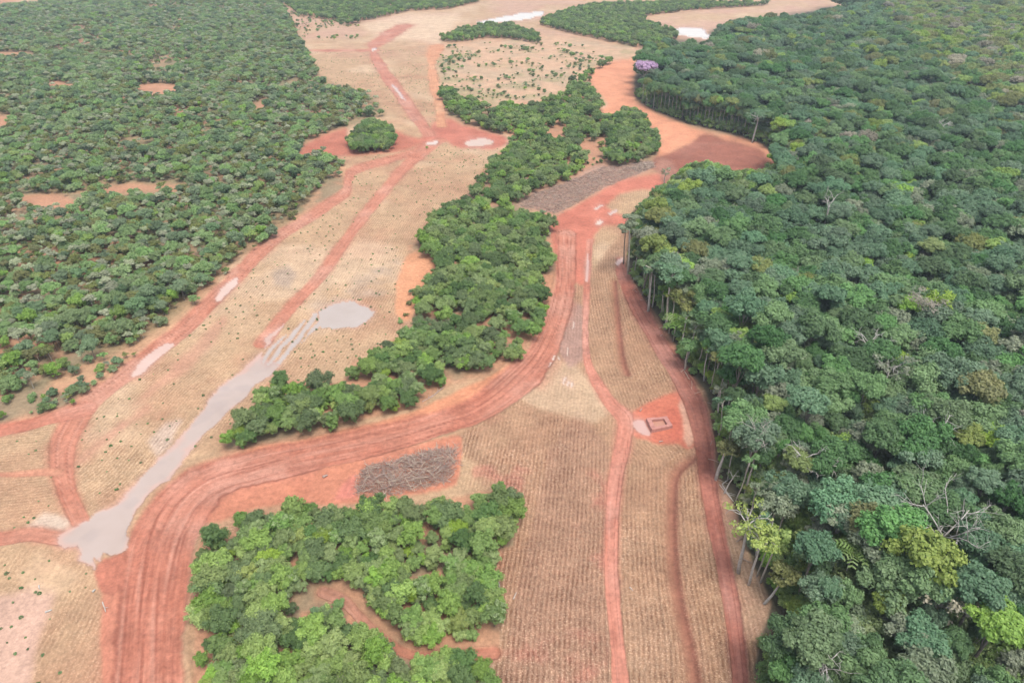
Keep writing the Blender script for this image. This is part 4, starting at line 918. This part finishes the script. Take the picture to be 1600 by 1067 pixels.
hero_tree('edge_tree', (1066,515), (1076,448), 'broad crowned pale green edge tree with short white trunk', r=0.3, fork=0.6, seed=6, colour='olive', R=6.5, leaves=3200, flat=0.6)
hero_tree('edge_tree', (1070,578), (1078,530), 'shorter white trunked edge tree above the upper bend of the red road', r=0.26, fork=0.75, seed=7, colour='mid', R=3.6, leaves=1500)
hero_tree('edge_tree', (1031,496), (1037,452), 'thin pale trunk between two thicker trunks at the forest edge', r=0.15, fork=0.8, seed=8, colour='deep', R=2.5, leaves=900, limbs=4, lv=1)
hero_tree('edge_tree', (1119,748), (1138,688), 'white trunked tree with forked top at the forest edge below the square tank', r=0.34, fork=0.8, seed=9, colour='olive', R=3.8, leaves=1300, bark=BARK_WHITE)
hero_tree('edge_tree', (1131,770), (1150,738), 'dead leaning white stem at the forest edge', r=0.16, fork=0.85, seed=10, limbs=3, lv=1, bark=BARK_WHITE)
hero_tree('edge_tree', (1154,895), (1176,785), 'gaunt white tree with sparse yellow green leaves leaning over the road', r=0.32, fork=0.68, seed=11, colour='lime', R=4.2, leaves=520, limbs=6, spread=1.4, bark=BARK_WHITE, core=0)
hero_tree('edge_tree', (1170,914), (1196,815), 'slim white tree with yellow green clumps right of the gaunt one', r=0.24, fork=0.7, seed=12, colour='lime', R=4.0, leaves=900, limbs=5, spread=0.9, bark=BARK_WHITE, core=0)
hero_tree('edge_tree', (1183,900), (1206,836), 'thin pale stem with light green tuft behind the slim white tree', r=0.14, fork=0.8, seed=13, colour='fresh', R=2.6, leaves=900, limbs=4, lv=1)
hero_tree('edge_tree', (1193,943), (1240,885), 'strongly leaning curved white trunk with flat green crown, lowest at the edge', r=0.24, fork=0.75, seed=14, colour='olive', R=4.6, leaves=2000, flat=0.35, bark=BARK_WHITE)
hero_tree('edge_tree', (1175,223), (1190,166), 'tall white forked tree with thin flat crown above the orange bank', r=0.42, fork=0.68, seed=15, colour='blue', R=7.5, leaves=1300, flat=0.25, limbs=5, spread=1.6, bark=BARK_WHITE, core=0)
hero_tree('edge_tree', (1215,241), (1226,214), 'broken leaning white stump at the right tip of the ploughed patch', r=0.45, fork=0.9, seed=16, limbs=2, lv=1, spread=2, bark=BARK_WHITE)
hero_tree('edge_tree', (1037,292), (1042,262), 'thin pale leafless tree between the red track and the dark ploughed patch', r=0.2, fork=0.7, seed=17, limbs=4, lv=2, bark=BARK_PALE, colour='grey', R=2.6, leaves=260, core=0)
hero_tree('purple_tree', (1003,152), (1009,95), 'purple flowering tree standing out at the forest edge', colour='purple', R=8.5, flat=0.5, r=0.35, fork=0.6, seed=18, leaves=3200, size=0.85, core=0.7, solid=True)
hero_tree('edge_tree', (1143,205), (1147,152), 'bright yellow green crown among the trunks above the orange bank', colour='lime', R=5.0, flat=0.6, fork=0.7, seed=19, leaves=2200, size=0.7, core=0.7, solid=True)
hero_tree('edge_tree', (1213,228), (1224,185), 'bright green round tree right of the forked white tree', colour='fresh', R=6.5, flat=0.8, fork=0.6, seed=20, leaves=3000, size=0.7, core=0.7, solid=True)
for q in range(20):
    t = q/19; pxs = np.interp(t, np.linspace(0, 1, 12), [985,1003,1020,1045,1066,1084,1104,1116,1122,1140,1160,1186]) + rng.uniform(2, 12); pys = np.interp(t, np.linspace(0, 1, 12), [438,462,490,528,565,592,622,662,715,770,840,912]) - rng.uniform(0, 4)
    bx = ground(float(pxs), float(pys)); hgt = float(rng.uniform(12, 18)); tx, ty = project(bx[0] + float(rng.normal(0, 0.8)), bx[1], hgt)
    side = ['topmost', 'upper', 'high', 'middle', 'lower', 'low', 'bottom'][min(int(t*7), 6)]; cc = ['olive', 'mid', 'grey', 'blue', 'fresh'][q % 5]
    r = hero_tree('edge_tree', (float(pxs), float(pys)), (float(tx), float(ty)), 'x', r=float(rng.uniform(0.12, 0.22)), fork=0.8, seed=60+q, limbs=4, lv=1, colour=cc, R=float(rng.uniform(2.0, 3.2)), leaves=700, bark=BARK_PALE if q % 3 else BARK_WHITE)
    LABELS.append((r, f'{WORDS[cc]} tree with slim pale stem', f'at the {side} forest edge', float(pxs)))
for a in np.linspace(1004, 1168, 30):            # the row of slim stems above the orange bank
    yb = np.interp(a, [990,1013,1040,1075,1161,1200], [152,169,180,193,214,230]) - 1.0; hh = rng.uniform(34, 46)
    p = FOREST_P[int(rng.choice([1,5,6,7,12,14]))]; b = ground(float(a), float(yb)); s = float(rng.uniform(0.62, 0.95))
    r = place_tree('forest_tree', p, (b[0], b[1]+1.5, 0), s*0.8, float(rng.random()*6), sz=float(rng.uniform(0.75, 0.95)))
    LABELS.append((r, f'{WORDS[p.colour]} slim tree', 'in the trunk row ' + ('by the orange bank, left' if a < 1060 else 'by the orange bank, middle' if a < 1110 else 'by the orange bank, right'), a))
# bare and dying trees in the canopy: base chosen so that the fork shows where the photograph has it
def canopy_tree(px, py, z, top_z, label, **kw):
    x0, y0, _ = ground(px, py, z); hero_tree('bare_tree', (x0, y0, 0), (x0 + kw.pop('dx', 0), y0 + kw.pop('dy', 0), top_z), label, lean_z=True, bark=kw.pop('bark', BARK_WHITE), **kw)
canopy_tree(1472, 842, 14, 28, 'large bare white tree spreading its dead branches over the canopy', r=0.34, fork=0.52, limbs=6, lv=3, spread=0.7, seed=30)
canopy_tree(1240, 716, 17, 24, 'dead white tree with crooked arms above the edge canopy', r=0.3, fork=0.72, limbs=4, lv=2, spread=1.8, seed=31, dx=4)
canopy_tree(1262, 724, 17, 23, 'grey twisted leafless limb tree just right of the crooked dead one', r=0.3, fork=0.74, limbs=3, lv=2, spread=1.8, seed=32, dx=5, bark=BARK_PALE)
canopy_tree(1462, 672, 18, 25, 'small bare white tree in the upper right canopy', r=0.28, fork=0.7, limbs=5, lv=2, spread=1.2, seed=33)
canopy_tree(1360, 535, 18, 26, 'bare forked white tree in the middle of the canopy', r=0.3, fork=0.68, limbs=5, lv=2, spread=1.2, seed=34)
canopy_tree(1472, 196, 18, 26, 'pale spreading dead tree high on the far canopy', r=0.5, fork=0.66, limbs=6, lv=2, spread=1.7, seed=35)
canopy_tree(1296, 320, 18, 26, 'small bleached dead tree at the upper left of the canopy', r=0.4, fork=0.7, limbs=4, lv=2, spread=1.1, seed=36)
canopy_tree(1392, 572, 18, 25, 'thin crowned grey tree with pale branches right of the forked white tree', r=0.28, fork=0.66, limbs=6, lv=2, colour='grey', R=5, leaves=700, core=0, seed=37)
canopy_tree(1440, 478, 18, 25, 'dusty half bare tree with visible branches in the far middle canopy', r=0.28, fork=0.66, limbs=6, lv=2, colour='dusty', R=6, leaves=800, core=0, seed=38)
canopy_tree(1185, 690, 17, 25, 'grey dead upright twigs behind the edge trees below the tank', r=0.22, fork=0.6, limbs=6, lv=2, spread=0.35, seed=39, bark=BARK_PALE)
canopy_tree(1292, 1030, 17, 22, 'bare white tree with thin twigs near the bottom of the forest', r=0.2, fork=0.74, limbs=6, lv=2, spread=1.0, seed=40)
canopy_tree(1482, 925, 17, 24, 'half dead tree with dusty crown and white limbs near the lower right', r=0.3, fork=0.6, limbs=6, lv=2, colour='dusty', R=5.5, leaves=1000, core=0, seed=41)
# palms
def frond_mesh():
    rs = np.random.default_rng(5); P = [np.array((0.1 + 3.2*t, 0, 1.3*math.sin(t*2.3) - 0.9*t*t)) for t in np.linspace(0, 1, 7)]
    V, F = tube(P, np.linspace(0.05, 0.015, 7), 3); F = F.tolist(); V = V.tolist()
    for i in range(1, 7):
        for sd in (-1, 1):
            L = 0.95*math.sin(0.5 + 2.2*i/7); b = P[i]; a = P[i-1]*0.4 + P[i]*0.6; o = len(V)
            V += [a.tolist(), b.tolist(), (b + (0.30, sd*L, -0.35*L)).tolist(), (a + (0.22, sd*L, -0.35*L)).tolist()]; F.append([o, o+1, o+2, o+3])
    me = bpy.data.meshes.new('frond'); me.from_pydata(V, [], [f if f[2] != f[3] else f[:3] for f in F]); me.materials.append(LEAF['fresh']); me.update(); return me
FROND = frond_mesh()
for px, py, z, s, lb in ((1206,776,9,1.3,'palm with drooping fronds behind the gaunt white edge tree'), (1256,735,12,1.2,'palm tucked below the crooked dead tree'), (1333,863,16,1.1,'small palm head poking out between two big green crowns'), (1056,505,7,1.3,'palm among the trunks at the upper forest edge')):
    x0, y0, _ = ground(px, py, z); r = empty('palm_tree', (x0, y0, 0)); tag(r, lb, 'palm')
    link('trunk', tube_mesh('palm_trunk', [tube([(0,0,-.3),(0.1,0,z*.5),(0.15,0,z)], [0.2,0.15,0.13], 6)], BARK_PALE), r)
    for k in range(13):
        f = link('frond', FROND, r); f.location = (0.15, 0, z); f.rotation_euler = (rng.uniform(-.25, .25), rng.uniform(-0.5, 0.35), k*2.4); f.scale = (s, s, s)

# --- the square earth tank on its bare red pad
zt = 1.0
oc = [ground(*c, zt)[:2] for c in ((1010,653),(1042,649.5),(1051,664),(1018.5,671))]          # outer rim, clockwise from the back left
cx = sum(oc)/4; ic = [cx + (c-cx)*0.60 for c in oc]
tk = empty('earth_tank', (cx[0], cx[1], 0)); tag(tk, 'square open tank with thick red clay walls on the bare red pad', 'tank')
for i in range(4):
    j = (i+1) % 4; q = [oc[i], oc[j], ic[j], ic[i]]
    rs = np.random.default_rng(i); Vv = []
    n = 7
    for t in np.linspace(0, 1, n):
        o_ = q[0]*(1-t) + q[1]*t; i_ = q[3]*(1-t) + q[2]*t; jz = 0.05*rs.normal()
        dr_ = (o_-i_)/np.linalg.norm(o_-i_)
        for pnt, z in ((o_ + dr_*0.16, -0.5), (o_ + dr_*0.03*rs.normal(), zt*0.93+jz), (o_ - dr_*0.14, zt+jz), (i_ + dr_*0.1, zt+jz), (i_ + dr_*0.02*rs.normal(), zt*0.93+jz), (i_ - dr_*0.05, -0.9)): Vv.append((pnt[0]-cx[0], pnt[1]-cx[1], z))
    Ff = [(a*6+b, a*6+b+1, a*6+b+7, a*6+b+6) for a in range(n-1) for b in range(5)] + [tuple(range(6)), tuple(range((n-1)*6+5, (n-1)*6-1, -1))]
    me = bpy.data.meshes.new('tank_wall'); me.from_pydata(Vv, [], Ff); me.materials.append(CLAY); me.update(); link('wall', me, tk)
fl_me = bpy.data.meshes.new('tank_floor'); fl_me.from_pydata([(c[0]-cx[0], c[1]-cx[1], 0.18) for c in [cx + (c-cx)*0.66 for c in oc]], [], [(0,1,2,3)])
fm, fn, fL, fb = new_mat('dry_clay'); g_ = fn.new('ShaderNodeNewGeometry').outputs['Position']; fL.new(mix_n(fn, fL, noise_n(fn, fL, g_, 1.2), (0.36,0.19,0.13), (0.28,0.13,0.095)), fb.inputs['Base Color']); fl_me.materials.append(fm); link('mud_floor', fl_me, tk)

# --- piles of cleared brush
def sticks_np(px, py, z, L, th, yaw, pitch, seed=0):
    """many thin three sided sticks as one mesh"""
    rs = np.random.default_rng(seed); n = len(px)
    d = np.stack((np.cos(yaw)*np.cos(pitch), np.sin(yaw)*np.cos(pitch), np.sin(pitch)), 1); c = np.stack((px, py, z), 1)
    s = np.stack((-np.sin(yaw), np.cos(yaw), np.zeros(n)), 1); u = np.cross(d, s); bo = 0.12*L[:, None]*rs.normal(0, 1, (n, 1))*s
    rings = []
    for t, k in ((-.5, 1.0), (0, .85), (.5, .4)):
        m = c + d*(t*L)[:, None] + (bo if t == 0 else 0)
        for a in (0, 2.094, 4.189): rings.append(m + (math.cos(a)*s + math.sin(a)*u)*(th*k)[:, None])
    V = np.stack(rings, 1); o = (np.arange(n)*9)[:, None, None]
    f = np.array([(r*3+k, r*3+(k+1) % 3, r*3+3+(k+1) % 3, r*3+3+k) for r in (0, 1) for k in range(3)])[None]
    return V.reshape(-1, 3), (f + o).reshape(-1, 4)
BR = []
for i in range(8):
    rs = np.random.default_rng(40 + i); out = [tube(bend((-0.5,0,0), (0.5,0,0), 4, 0.05, rs), np.array((1,.9,.75,.5))*0.035, 5)]
    if i % 2: st = np.array((0.05,0,0)); out.append(tube(bend(st, st + rs.normal(0,1,3)*0.16 + (0.22,0,0.05), 3, 0.02, rs), (0.02,0.015,0.008), 4))
    BR.append(tube_mesh('branch', out, [WOOD_GREY, WOOD_TAN, WOOD_TAN, WOOD_GREY][i % 4]))
def brush_pile(name, poly, label, hmax, nb, nst, Lr, thr, seed, mat, big=1.0):
    rs = np.random.default_rng(seed); P = ground(*np.array(poly, float).T); c0 = P.mean(0); root = empty(name, (c0[0], c0[1], 0)); tag(root, label, 'brush pile')
    lo, hi = P.min(0), P.max(0); closed = np.concatenate((P, P[:1]))
    def pts(n):
        X_ = rs.uniform(lo[0], hi[0], n*5); Y_ = rs.uniform(lo[1], hi[1], n*5); m = inside(X_, Y_, P); X_, Y_ = X_[m][:n], Y_[m][:n]; st_ = rs.random(len(X_)) < 0.12; X_ = X_ + st_*rs.normal(0, 0.9, len(X_)); Y_ = Y_ + st_*rs.normal(0, 0.9, len(X_))
        dd = np.abs(line_dist(X_, Y_, closed)[0]); g = hmax*np.clip(dd/2.2, 0.12, 1)*(0.6 + 0.55*fbm(X_, Y_, 4, 2, seed)); return X_, Y_, np.maximum(g, 0.1)
    X_, Y_, g = pts(nst)
    V, F = sticks_np(X_-c0[0], Y_-c0[1], g*rs.uniform(0.3, 1, len(X_)) + 0.1, rs.uniform(*Lr, len(X_))*0.8, rs.uniform(*thr, len(X_))*0.6, rs.uniform(0, 6.28, len(X_)), rs.normal(0, 0.25, len(X_)), seed)
    tag(link('twigs', mesh_np('twigs', V, F, mat, mat_idx=np.repeat(rs.integers(0, len(mat), len(X_)), 6)), root), 'tangle of grey twigs filling the pile', kind='stuff')
    X_, Y_, g = pts(nb)
    for i in range(len(X_)):
        b = link('branch', BR[int(rs.integers(8))], root); L = rs.uniform(*Lr)*big; t = rs.uniform(0.7, 2.3)*big
        b.location = (X_[i]-c0[0], Y_[i]-c0[1], g[i] + 0.15); b.rotation_euler = (0, float(rs.normal(0, 0.2)), float(rs.uniform(0, 6.28))); b.scale = (L, t, t)
brush_pile('brush_pile', [(555,772),(558,742),(572,729),(610,719),(650,709),(684,700),(716,697),(720,712),(708,742),(690,757),(640,768),(600,776)], 'large grey brush pile of cleared branches below the haul road', 1.5, 290, 3200, (1.2, 3.8), (0.03, 0.09), 3, [WOOD_BROWN, WOOD_BROWN, WOOD_GREY, WOOD_TAN], big=1.2)
brush_pile('brush_pile', [(810,322),(832,303),(880,288),(915,272),(940,262),(1019,252),(1023,262),(985,277),(950,290),(926,303),(895,322),(868,334)], 'long flat spread of broken brown branches beside the red turning area', 0.7, 230, 4200, (1.4, 3.4), (0.06, 0.16), 4, [WOOD_BROWN, WOOD_GREY, WOOD_BROWN, WOOD_TAN], big=1.25)
brush_pile('brush_pile', [(985,264),(1018,253),(1023,260),(1000,270)], 'heap of stacked pale logs at the right tip of the brown branch spread', 1.4, 60, 300, (2.0, 4.0), (0.08, 0.2), 5, [WOOD_GREY, WOOD_TAN], big=1.6)

# --- fallen branches, one by one
for a, b, th, lb in (((1129,758),(1144,781),.16,'white fallen branch leaning into the forest edge, nearest the road'), ((1118,749),(1146,783),.13,'long thin fallen pole along the forest edge'), ((1128,757),(1149,743),.14,'pale fallen branch crossing the long thin pole'),
   ((802,936),(807,925),.12,'pale stick lying in the furrows right of the foreground grove'), ((779,911),(781,921),.2,'short pale log at the right margin of the foreground grove'), ((984,917),(989,923),.1,'small pale stick beside the wheel track'),
   ((71,957),(81,953),.22,'white log lying on the bottom left stubble'), ((145,925),(149,921),.25,'short white log at the left shoulder of the haul road'), ((61,914),(62,920),.15,'short upright pale stick on the bottom left field'), ((160,940),(165,955),.13,'pale stick along the left shoulder of the haul road'),
   ((672,622),(693,606),.2,'grey uprooted branches below the central wood'), ((660,628),(676,618),.16,'grey root left of the uprooted branches'), ((505,747),(512,744),.35,'dark stump on the red bank below the haul road bend'), ((1030,690),(1036,689),.2,'dark clod below the square tank'), ((1000,643),(1003,639),.2,'dark stick on the red pad behind the tank')):
    p, q = ground(*map(float, a)), ground(*map(float, b)); c = (p+q)/2; c[2] = ground_z(c[0], c[1]) + th*0.8; L = np.linalg.norm((q-p)[:2]); rs = np.random.default_rng(int(a[0]))
    dv = (q-p); dv[2] = 0; out = [tube(bend(-dv/2, dv/2, 5, 0.04*L/2, rs), np.linspace(th, th*0.6, 5), 6)]
    if L > 2: out.append(tube(bend(dv*0.1, dv*0.3 + np.array((-dv[1], dv[0], 0.6))*0.22, 3, 0.05, rs), (th*0.6, th*0.45, th*0.25), 5))
    o = link('fallen_branch', tube_mesh('fallen_branch', out, WOOD_GREY if lb.startswith(('grey', 'dark')) else BARK_WHITE)); o.location = c; tag(o, lb, 'log' if 'log' in lb else 'branch')

for q in range(22):                             # brash left along the cut edge of the forest
    t = (q + rng.random())/22; pxs = np.interp(t, np.linspace(0, 1, 12), [985,1003,1020,1045,1066,1084,1104,1116,1122,1140,1160,1186]) - rng.uniform(-3, 7); pys = np.interp(t, np.linspace(0, 1, 12), [438,462,490,528,565,592,622,662,715,770,840,912]) + rng.uniform(0, 8)
    c = ground(float(pxs), float(pys)); L = float(rng.uniform(1.5, 4.5)); o = link('fallen_branch', BR[int(rng.integers(8))]); th = float(rng.uniform(1.6, 3.5))
    o.location = (c[0], c[1], ground_z(c[0], c[1]) + 0.15); o.rotation_euler = (0, float(rng.normal(0, .15)), float(rng.random()*6.28)); o.scale = (L, th, th); o['category'] = 'branch'
    LABELS.append((o, 'short' if L < 2.5 else 'long', 'broken branch on red soil at the ' + ['topmost', 'upper', 'high', 'middle', 'lower', 'low', 'bottom'][min(int(t*7), 6)] + ' forest edge', float(pxs)))

# --- shrubs on the margins and in the upper clearing
def shrubs(polys, sp, prob):
    xs, ys = [], []
    for pl, pr in zip(polys, prob):
        P = np.array(pl, float)
        x, y = scatter(lambda u, v: inside(*project(u, v, 0), P), wbounds(pl), sp); k = rng.random(len(x)) < pr*np.clip(0.55 + 2.4*fbm(x, y, 17, 3, 33), 0.02, 1.6); xs.append(x[k]); ys.append(y[k])
    return np.concatenate(xs), np.concatenate(ys)
MARGIN = [[(-10,618),(80,606),(130,594),(205,548),(270,508),(312,476),(335,452),(362,415),(425,380),(425,386),(370,425),(300,500),(215,566),(150,612),(95,645),(-10,662)],
  [(452,352),(480,320),(500,294),(540,255),(541,290),(515,315),(470,345)], [(845,330),(866,345),(868,450),(856,500),(838,525),(832,480),(846,430),(838,380)],
  [(648,440),(640,520),(600,540),(632,480)], [(690,75),(720,66),(838,70),(900,68),(950,90),(900,125),(860,150),(800,162),(740,155),(690,132),(684,100)], [(300,905),(345,885),(430,885),(470,950),(520,940),(560,955),(600,1010),(560,1060),(310,1060)],
  [(660,228),(700,232),(600,240)], [(868,268),(940,240),(950,258),(900,276)], [(450,20),(560,35),(560,62),(470,66)], [(560,790),(650,785),(720,775),(650,795)]]
sx, sy = shrubs(MARGIN, 2.5, [1.1, 0.8, 0.6, 0.5, 0.13, 0.6, 0.05, 0.3, 0.12, 0.12])
for tname in ('left_track', 'haul_road', 'west_track', 'orange_track'):
    pts = np.array(ROADS[tname][2], float); k = np.abs(line_dist(sx, sy, ground(*smooth(pts[:, :2], 3).T))[0]) > (7 if tname == 'haul_road' else 3.5); sx, sy = sx[k], sy[k]
k = off_track(sx, sy, 1.5); sx, sy = sx[k], sy[k]
order = np.argsort(np.hypot(sx, sy)); k = order[in_frame(sx[order], sy[order], 1, 0)]; near, rest = k[:300], k[300:]
for i in near:
    m = int(rng.choice([0,1,2,3,4,7,8,9,10,11,12,13])); c_ = (SAV_P + GROVE_P[:4])[m].colour; s = float(rng.uniform(0.22, 0.52)); a, b = project(sx[i], sy[i])
    o = link('shrub', SHRUB_ME[m]); o.location = (sx[i], sy[i], ground_z(sx[i], sy[i]) - 0.9*s); o.scale = (s, s, s*0.9); o.rotation_euler = (0, 0, float(rng.random()*6.28)); o['category'] = 'shrub'
    if b > 860: where = 'on bare soil in ' + cell(a, b, (380, 450, 520), (940, 1000), ('far left', 'left', 'middle', 'right'), ('upper', 'middle', 'lower')) + ' of the grove'
    elif a < 460: where = 'on the ' + cell(a, b, (60, 130, 200, 270, 340), (), ('far left', 'left', 'centre left', 'centre', 'centre right', 'right'), ('',)) + ' margin of the left track'
    elif a > 790 and b > 300: where = 'by the haul road, ' + cell(a, b, (), (370, 400, 430, 460, 490), ('',), ('topmost', 'upper', 'high', 'middle', 'lower', 'bottom')) + ' side of central wood'
    elif a > 600 and b < 175: where = 'in the ' + cell(a, b, (740, 800, 850), (90, 110, 130), ('left', 'centre left', 'centre right', 'right'), ('top', 'upper', 'lower', 'bottom')) + ' of the upper clearing'
    else: where = 'on bare ground at the ' + cell(a, b, (), (300, 350, 400, 450, 500, 560, 700), ('',), ('topmost', 'upper', 'high', 'middle', 'lower', 'low', 'bottom', 'lowest')) + ' wood margins'
    LABELS.append((o, f'{size_word(s, 0.3, 0.44)}{WORDS[c_]} shrub', where, a))
stuff_points('far_shrubs', 'scattered low bushes of the upper sandy clearing', (sx[rest], sy[rest]), SP_ + GROVE_P[:4], [0.3,0.8,0.3,0.8,1.2,0.3,0.2,1.6,1.6,1.6,1.4,0.3,0.3,0.1,0.3], rng.uniform(0.25, 0.62, len(rest)), extra_z=-0.6)

# --- seedlings dotted over the left fields
rs = np.random.default_rng(77); tf = crown_geo([(0,0,0.16,0.42,0.34),(0.22,0.1,0.1,0.26,0.24)], 60, 0.26, rs, core=0)
TUFT = [crown_mesh('seedling', tf, LEAF['deep']), crown_mesh('seedling', crown_geo([(0,0,0.15,0.36,0.3)], 44, 0.24, rs, core=0), LEAF['mid'])]
FIELD = [ROWREF[0][0], ROWREF[1][0], ROWREF[2][0], ROWREF[3][0], ROWREF[9][0], ROWREF[10][0]]
sx, sy, sf = [], [], []
for i, pl in enumerate(FIELD):
    P = np.array(pl, float); x, y = scatter(lambda u, v: inside(*project(u, v, 0), P), wbounds(pl), 3.9, 1.0); k = rng.random(len(x)) < np.clip(0.45 + 1.1*fbm(x, y, 20, 2, 55), 0.08, 0.9); sx.append(x[k]); sy.append(y[k]); sf += [i]*int(k.sum())
sx = np.concatenate(sx); sy = np.concatenate(sy); sf = np.array(sf)
def vert_cls(x, y):
    r = np.hypot(x, y); ee = np.degrees(np.arctan2(H, r)); a = np.arctan2(x, y)
    return cls[np.clip(np.searchsorted(-e, -ee), 0, nr-1), np.clip(((a-az[0])/(az[1]-az[0])).astype(int), 0, nc-1)]
k = (vert_cls(sx, sy) == C_FIELD) & in_frame(sx, sy, 0, 5); sx, sy, sf = sx[k], sy[k], sf[k]
order = np.argsort(np.hypot(sx, sy)); near, rest = order[:300], order[300:]
FN = ['in the left field between the two dirt tracks', 'in the field between the middle track and the central wood', 'in the small field at the left edge above the lower track', 'in the bottom left field', 'in the upper field', 'in the upper field']
for i in near:
    o = link('seedling', TUFT[int(rng.integers(2))]); s = float(rng.uniform(0.4, 0.95)); o.location = (sx[i], sy[i], ground_z(sx[i], sy[i])); o.scale = (s, s, s*0.9); o.rotation_euler = (0, 0, float(rng.random()*6)); o['category'] = 'seedling'; a, b = project(sx[i], sy[i])
    LABELS.append((o, 'tiny green tuft', 'in the ' + cell(a, b, (40, 90, 300, 420, 480, 520, 560, 610), (380, 400, 420, 440, 460, 480, 500, 520, 540, 560, 580, 620, 660, 710, 760, 860, 920, 970, 1020), ('outermost left', 'far left', 'left', 'inner left', 'centre', 'inner right', 'right', 'far right', 'outermost right'), ['%s row' % w for w in ('topmost', 'second', 'third', 'fourth', 'fifth', 'sixth', 'seventh', 'eighth', 'ninth', 'tenth', 'eleventh', 'twelfth', 'thirteenth', 'fourteenth', 'fifteenth', 'sixteenth', 'seventeenth', 'eighteenth', 'nineteenth', 'bottom')]) + ' of the left fields', a))
hold = bpy.data.objects[[o.name for o in bpy.data.objects if o.name.startswith('seedling')][0]]
stuff_points('far_seedlings', 'tiny dark tufts dotted over the upper parts of the left fields', (sx[rest], sy[rest]), [hold], [1.0], rng.uniform(0.45, 1.0, len(rest)))
name_labels()

# ------------------------------------------------------------------ the air between here and the far woods
hz = 6600; zb, zt_ = -3.6, H + 4
hv = [(-hz,-hz,zb),(hz,-hz,zb),(hz,hz,zb),(-hz,hz,zb),(-hz,-hz,zt_),(hz,-hz,zt_),(hz,hz,zt_),(-hz,hz,zt_)]
hm = bpy.data.meshes.new('haze'); hm.from_pydata(hv, [], [(0,3,2,1),(4,5,6,7),(0,1,5,4),(1,2,6,5),(2,3,7,6),(3,0,4,7)]); hm.update()
mm = bpy.data.materials.new('haze_air'); mm.use_nodes = True; mn = mm.node_tree.nodes; mn.clear()
pv = mn.new('ShaderNodeVolumePrincipled'); pv.inputs['Color'].default_value = (0.74, 0.88, 1.0, 1); pv.inputs['Density'].default_value = 0.00015; pv.inputs['Anisotropy'].default_value = 0.2
mo = mn.new('ShaderNodeOutputMaterial'); mm.node_tree.links.new(pv.outputs[0], mo.inputs['Volume']); hm.materials.append(mm)
tag(link('haze', hm), 'thin pale blue haze over the whole land', kind='stuff')
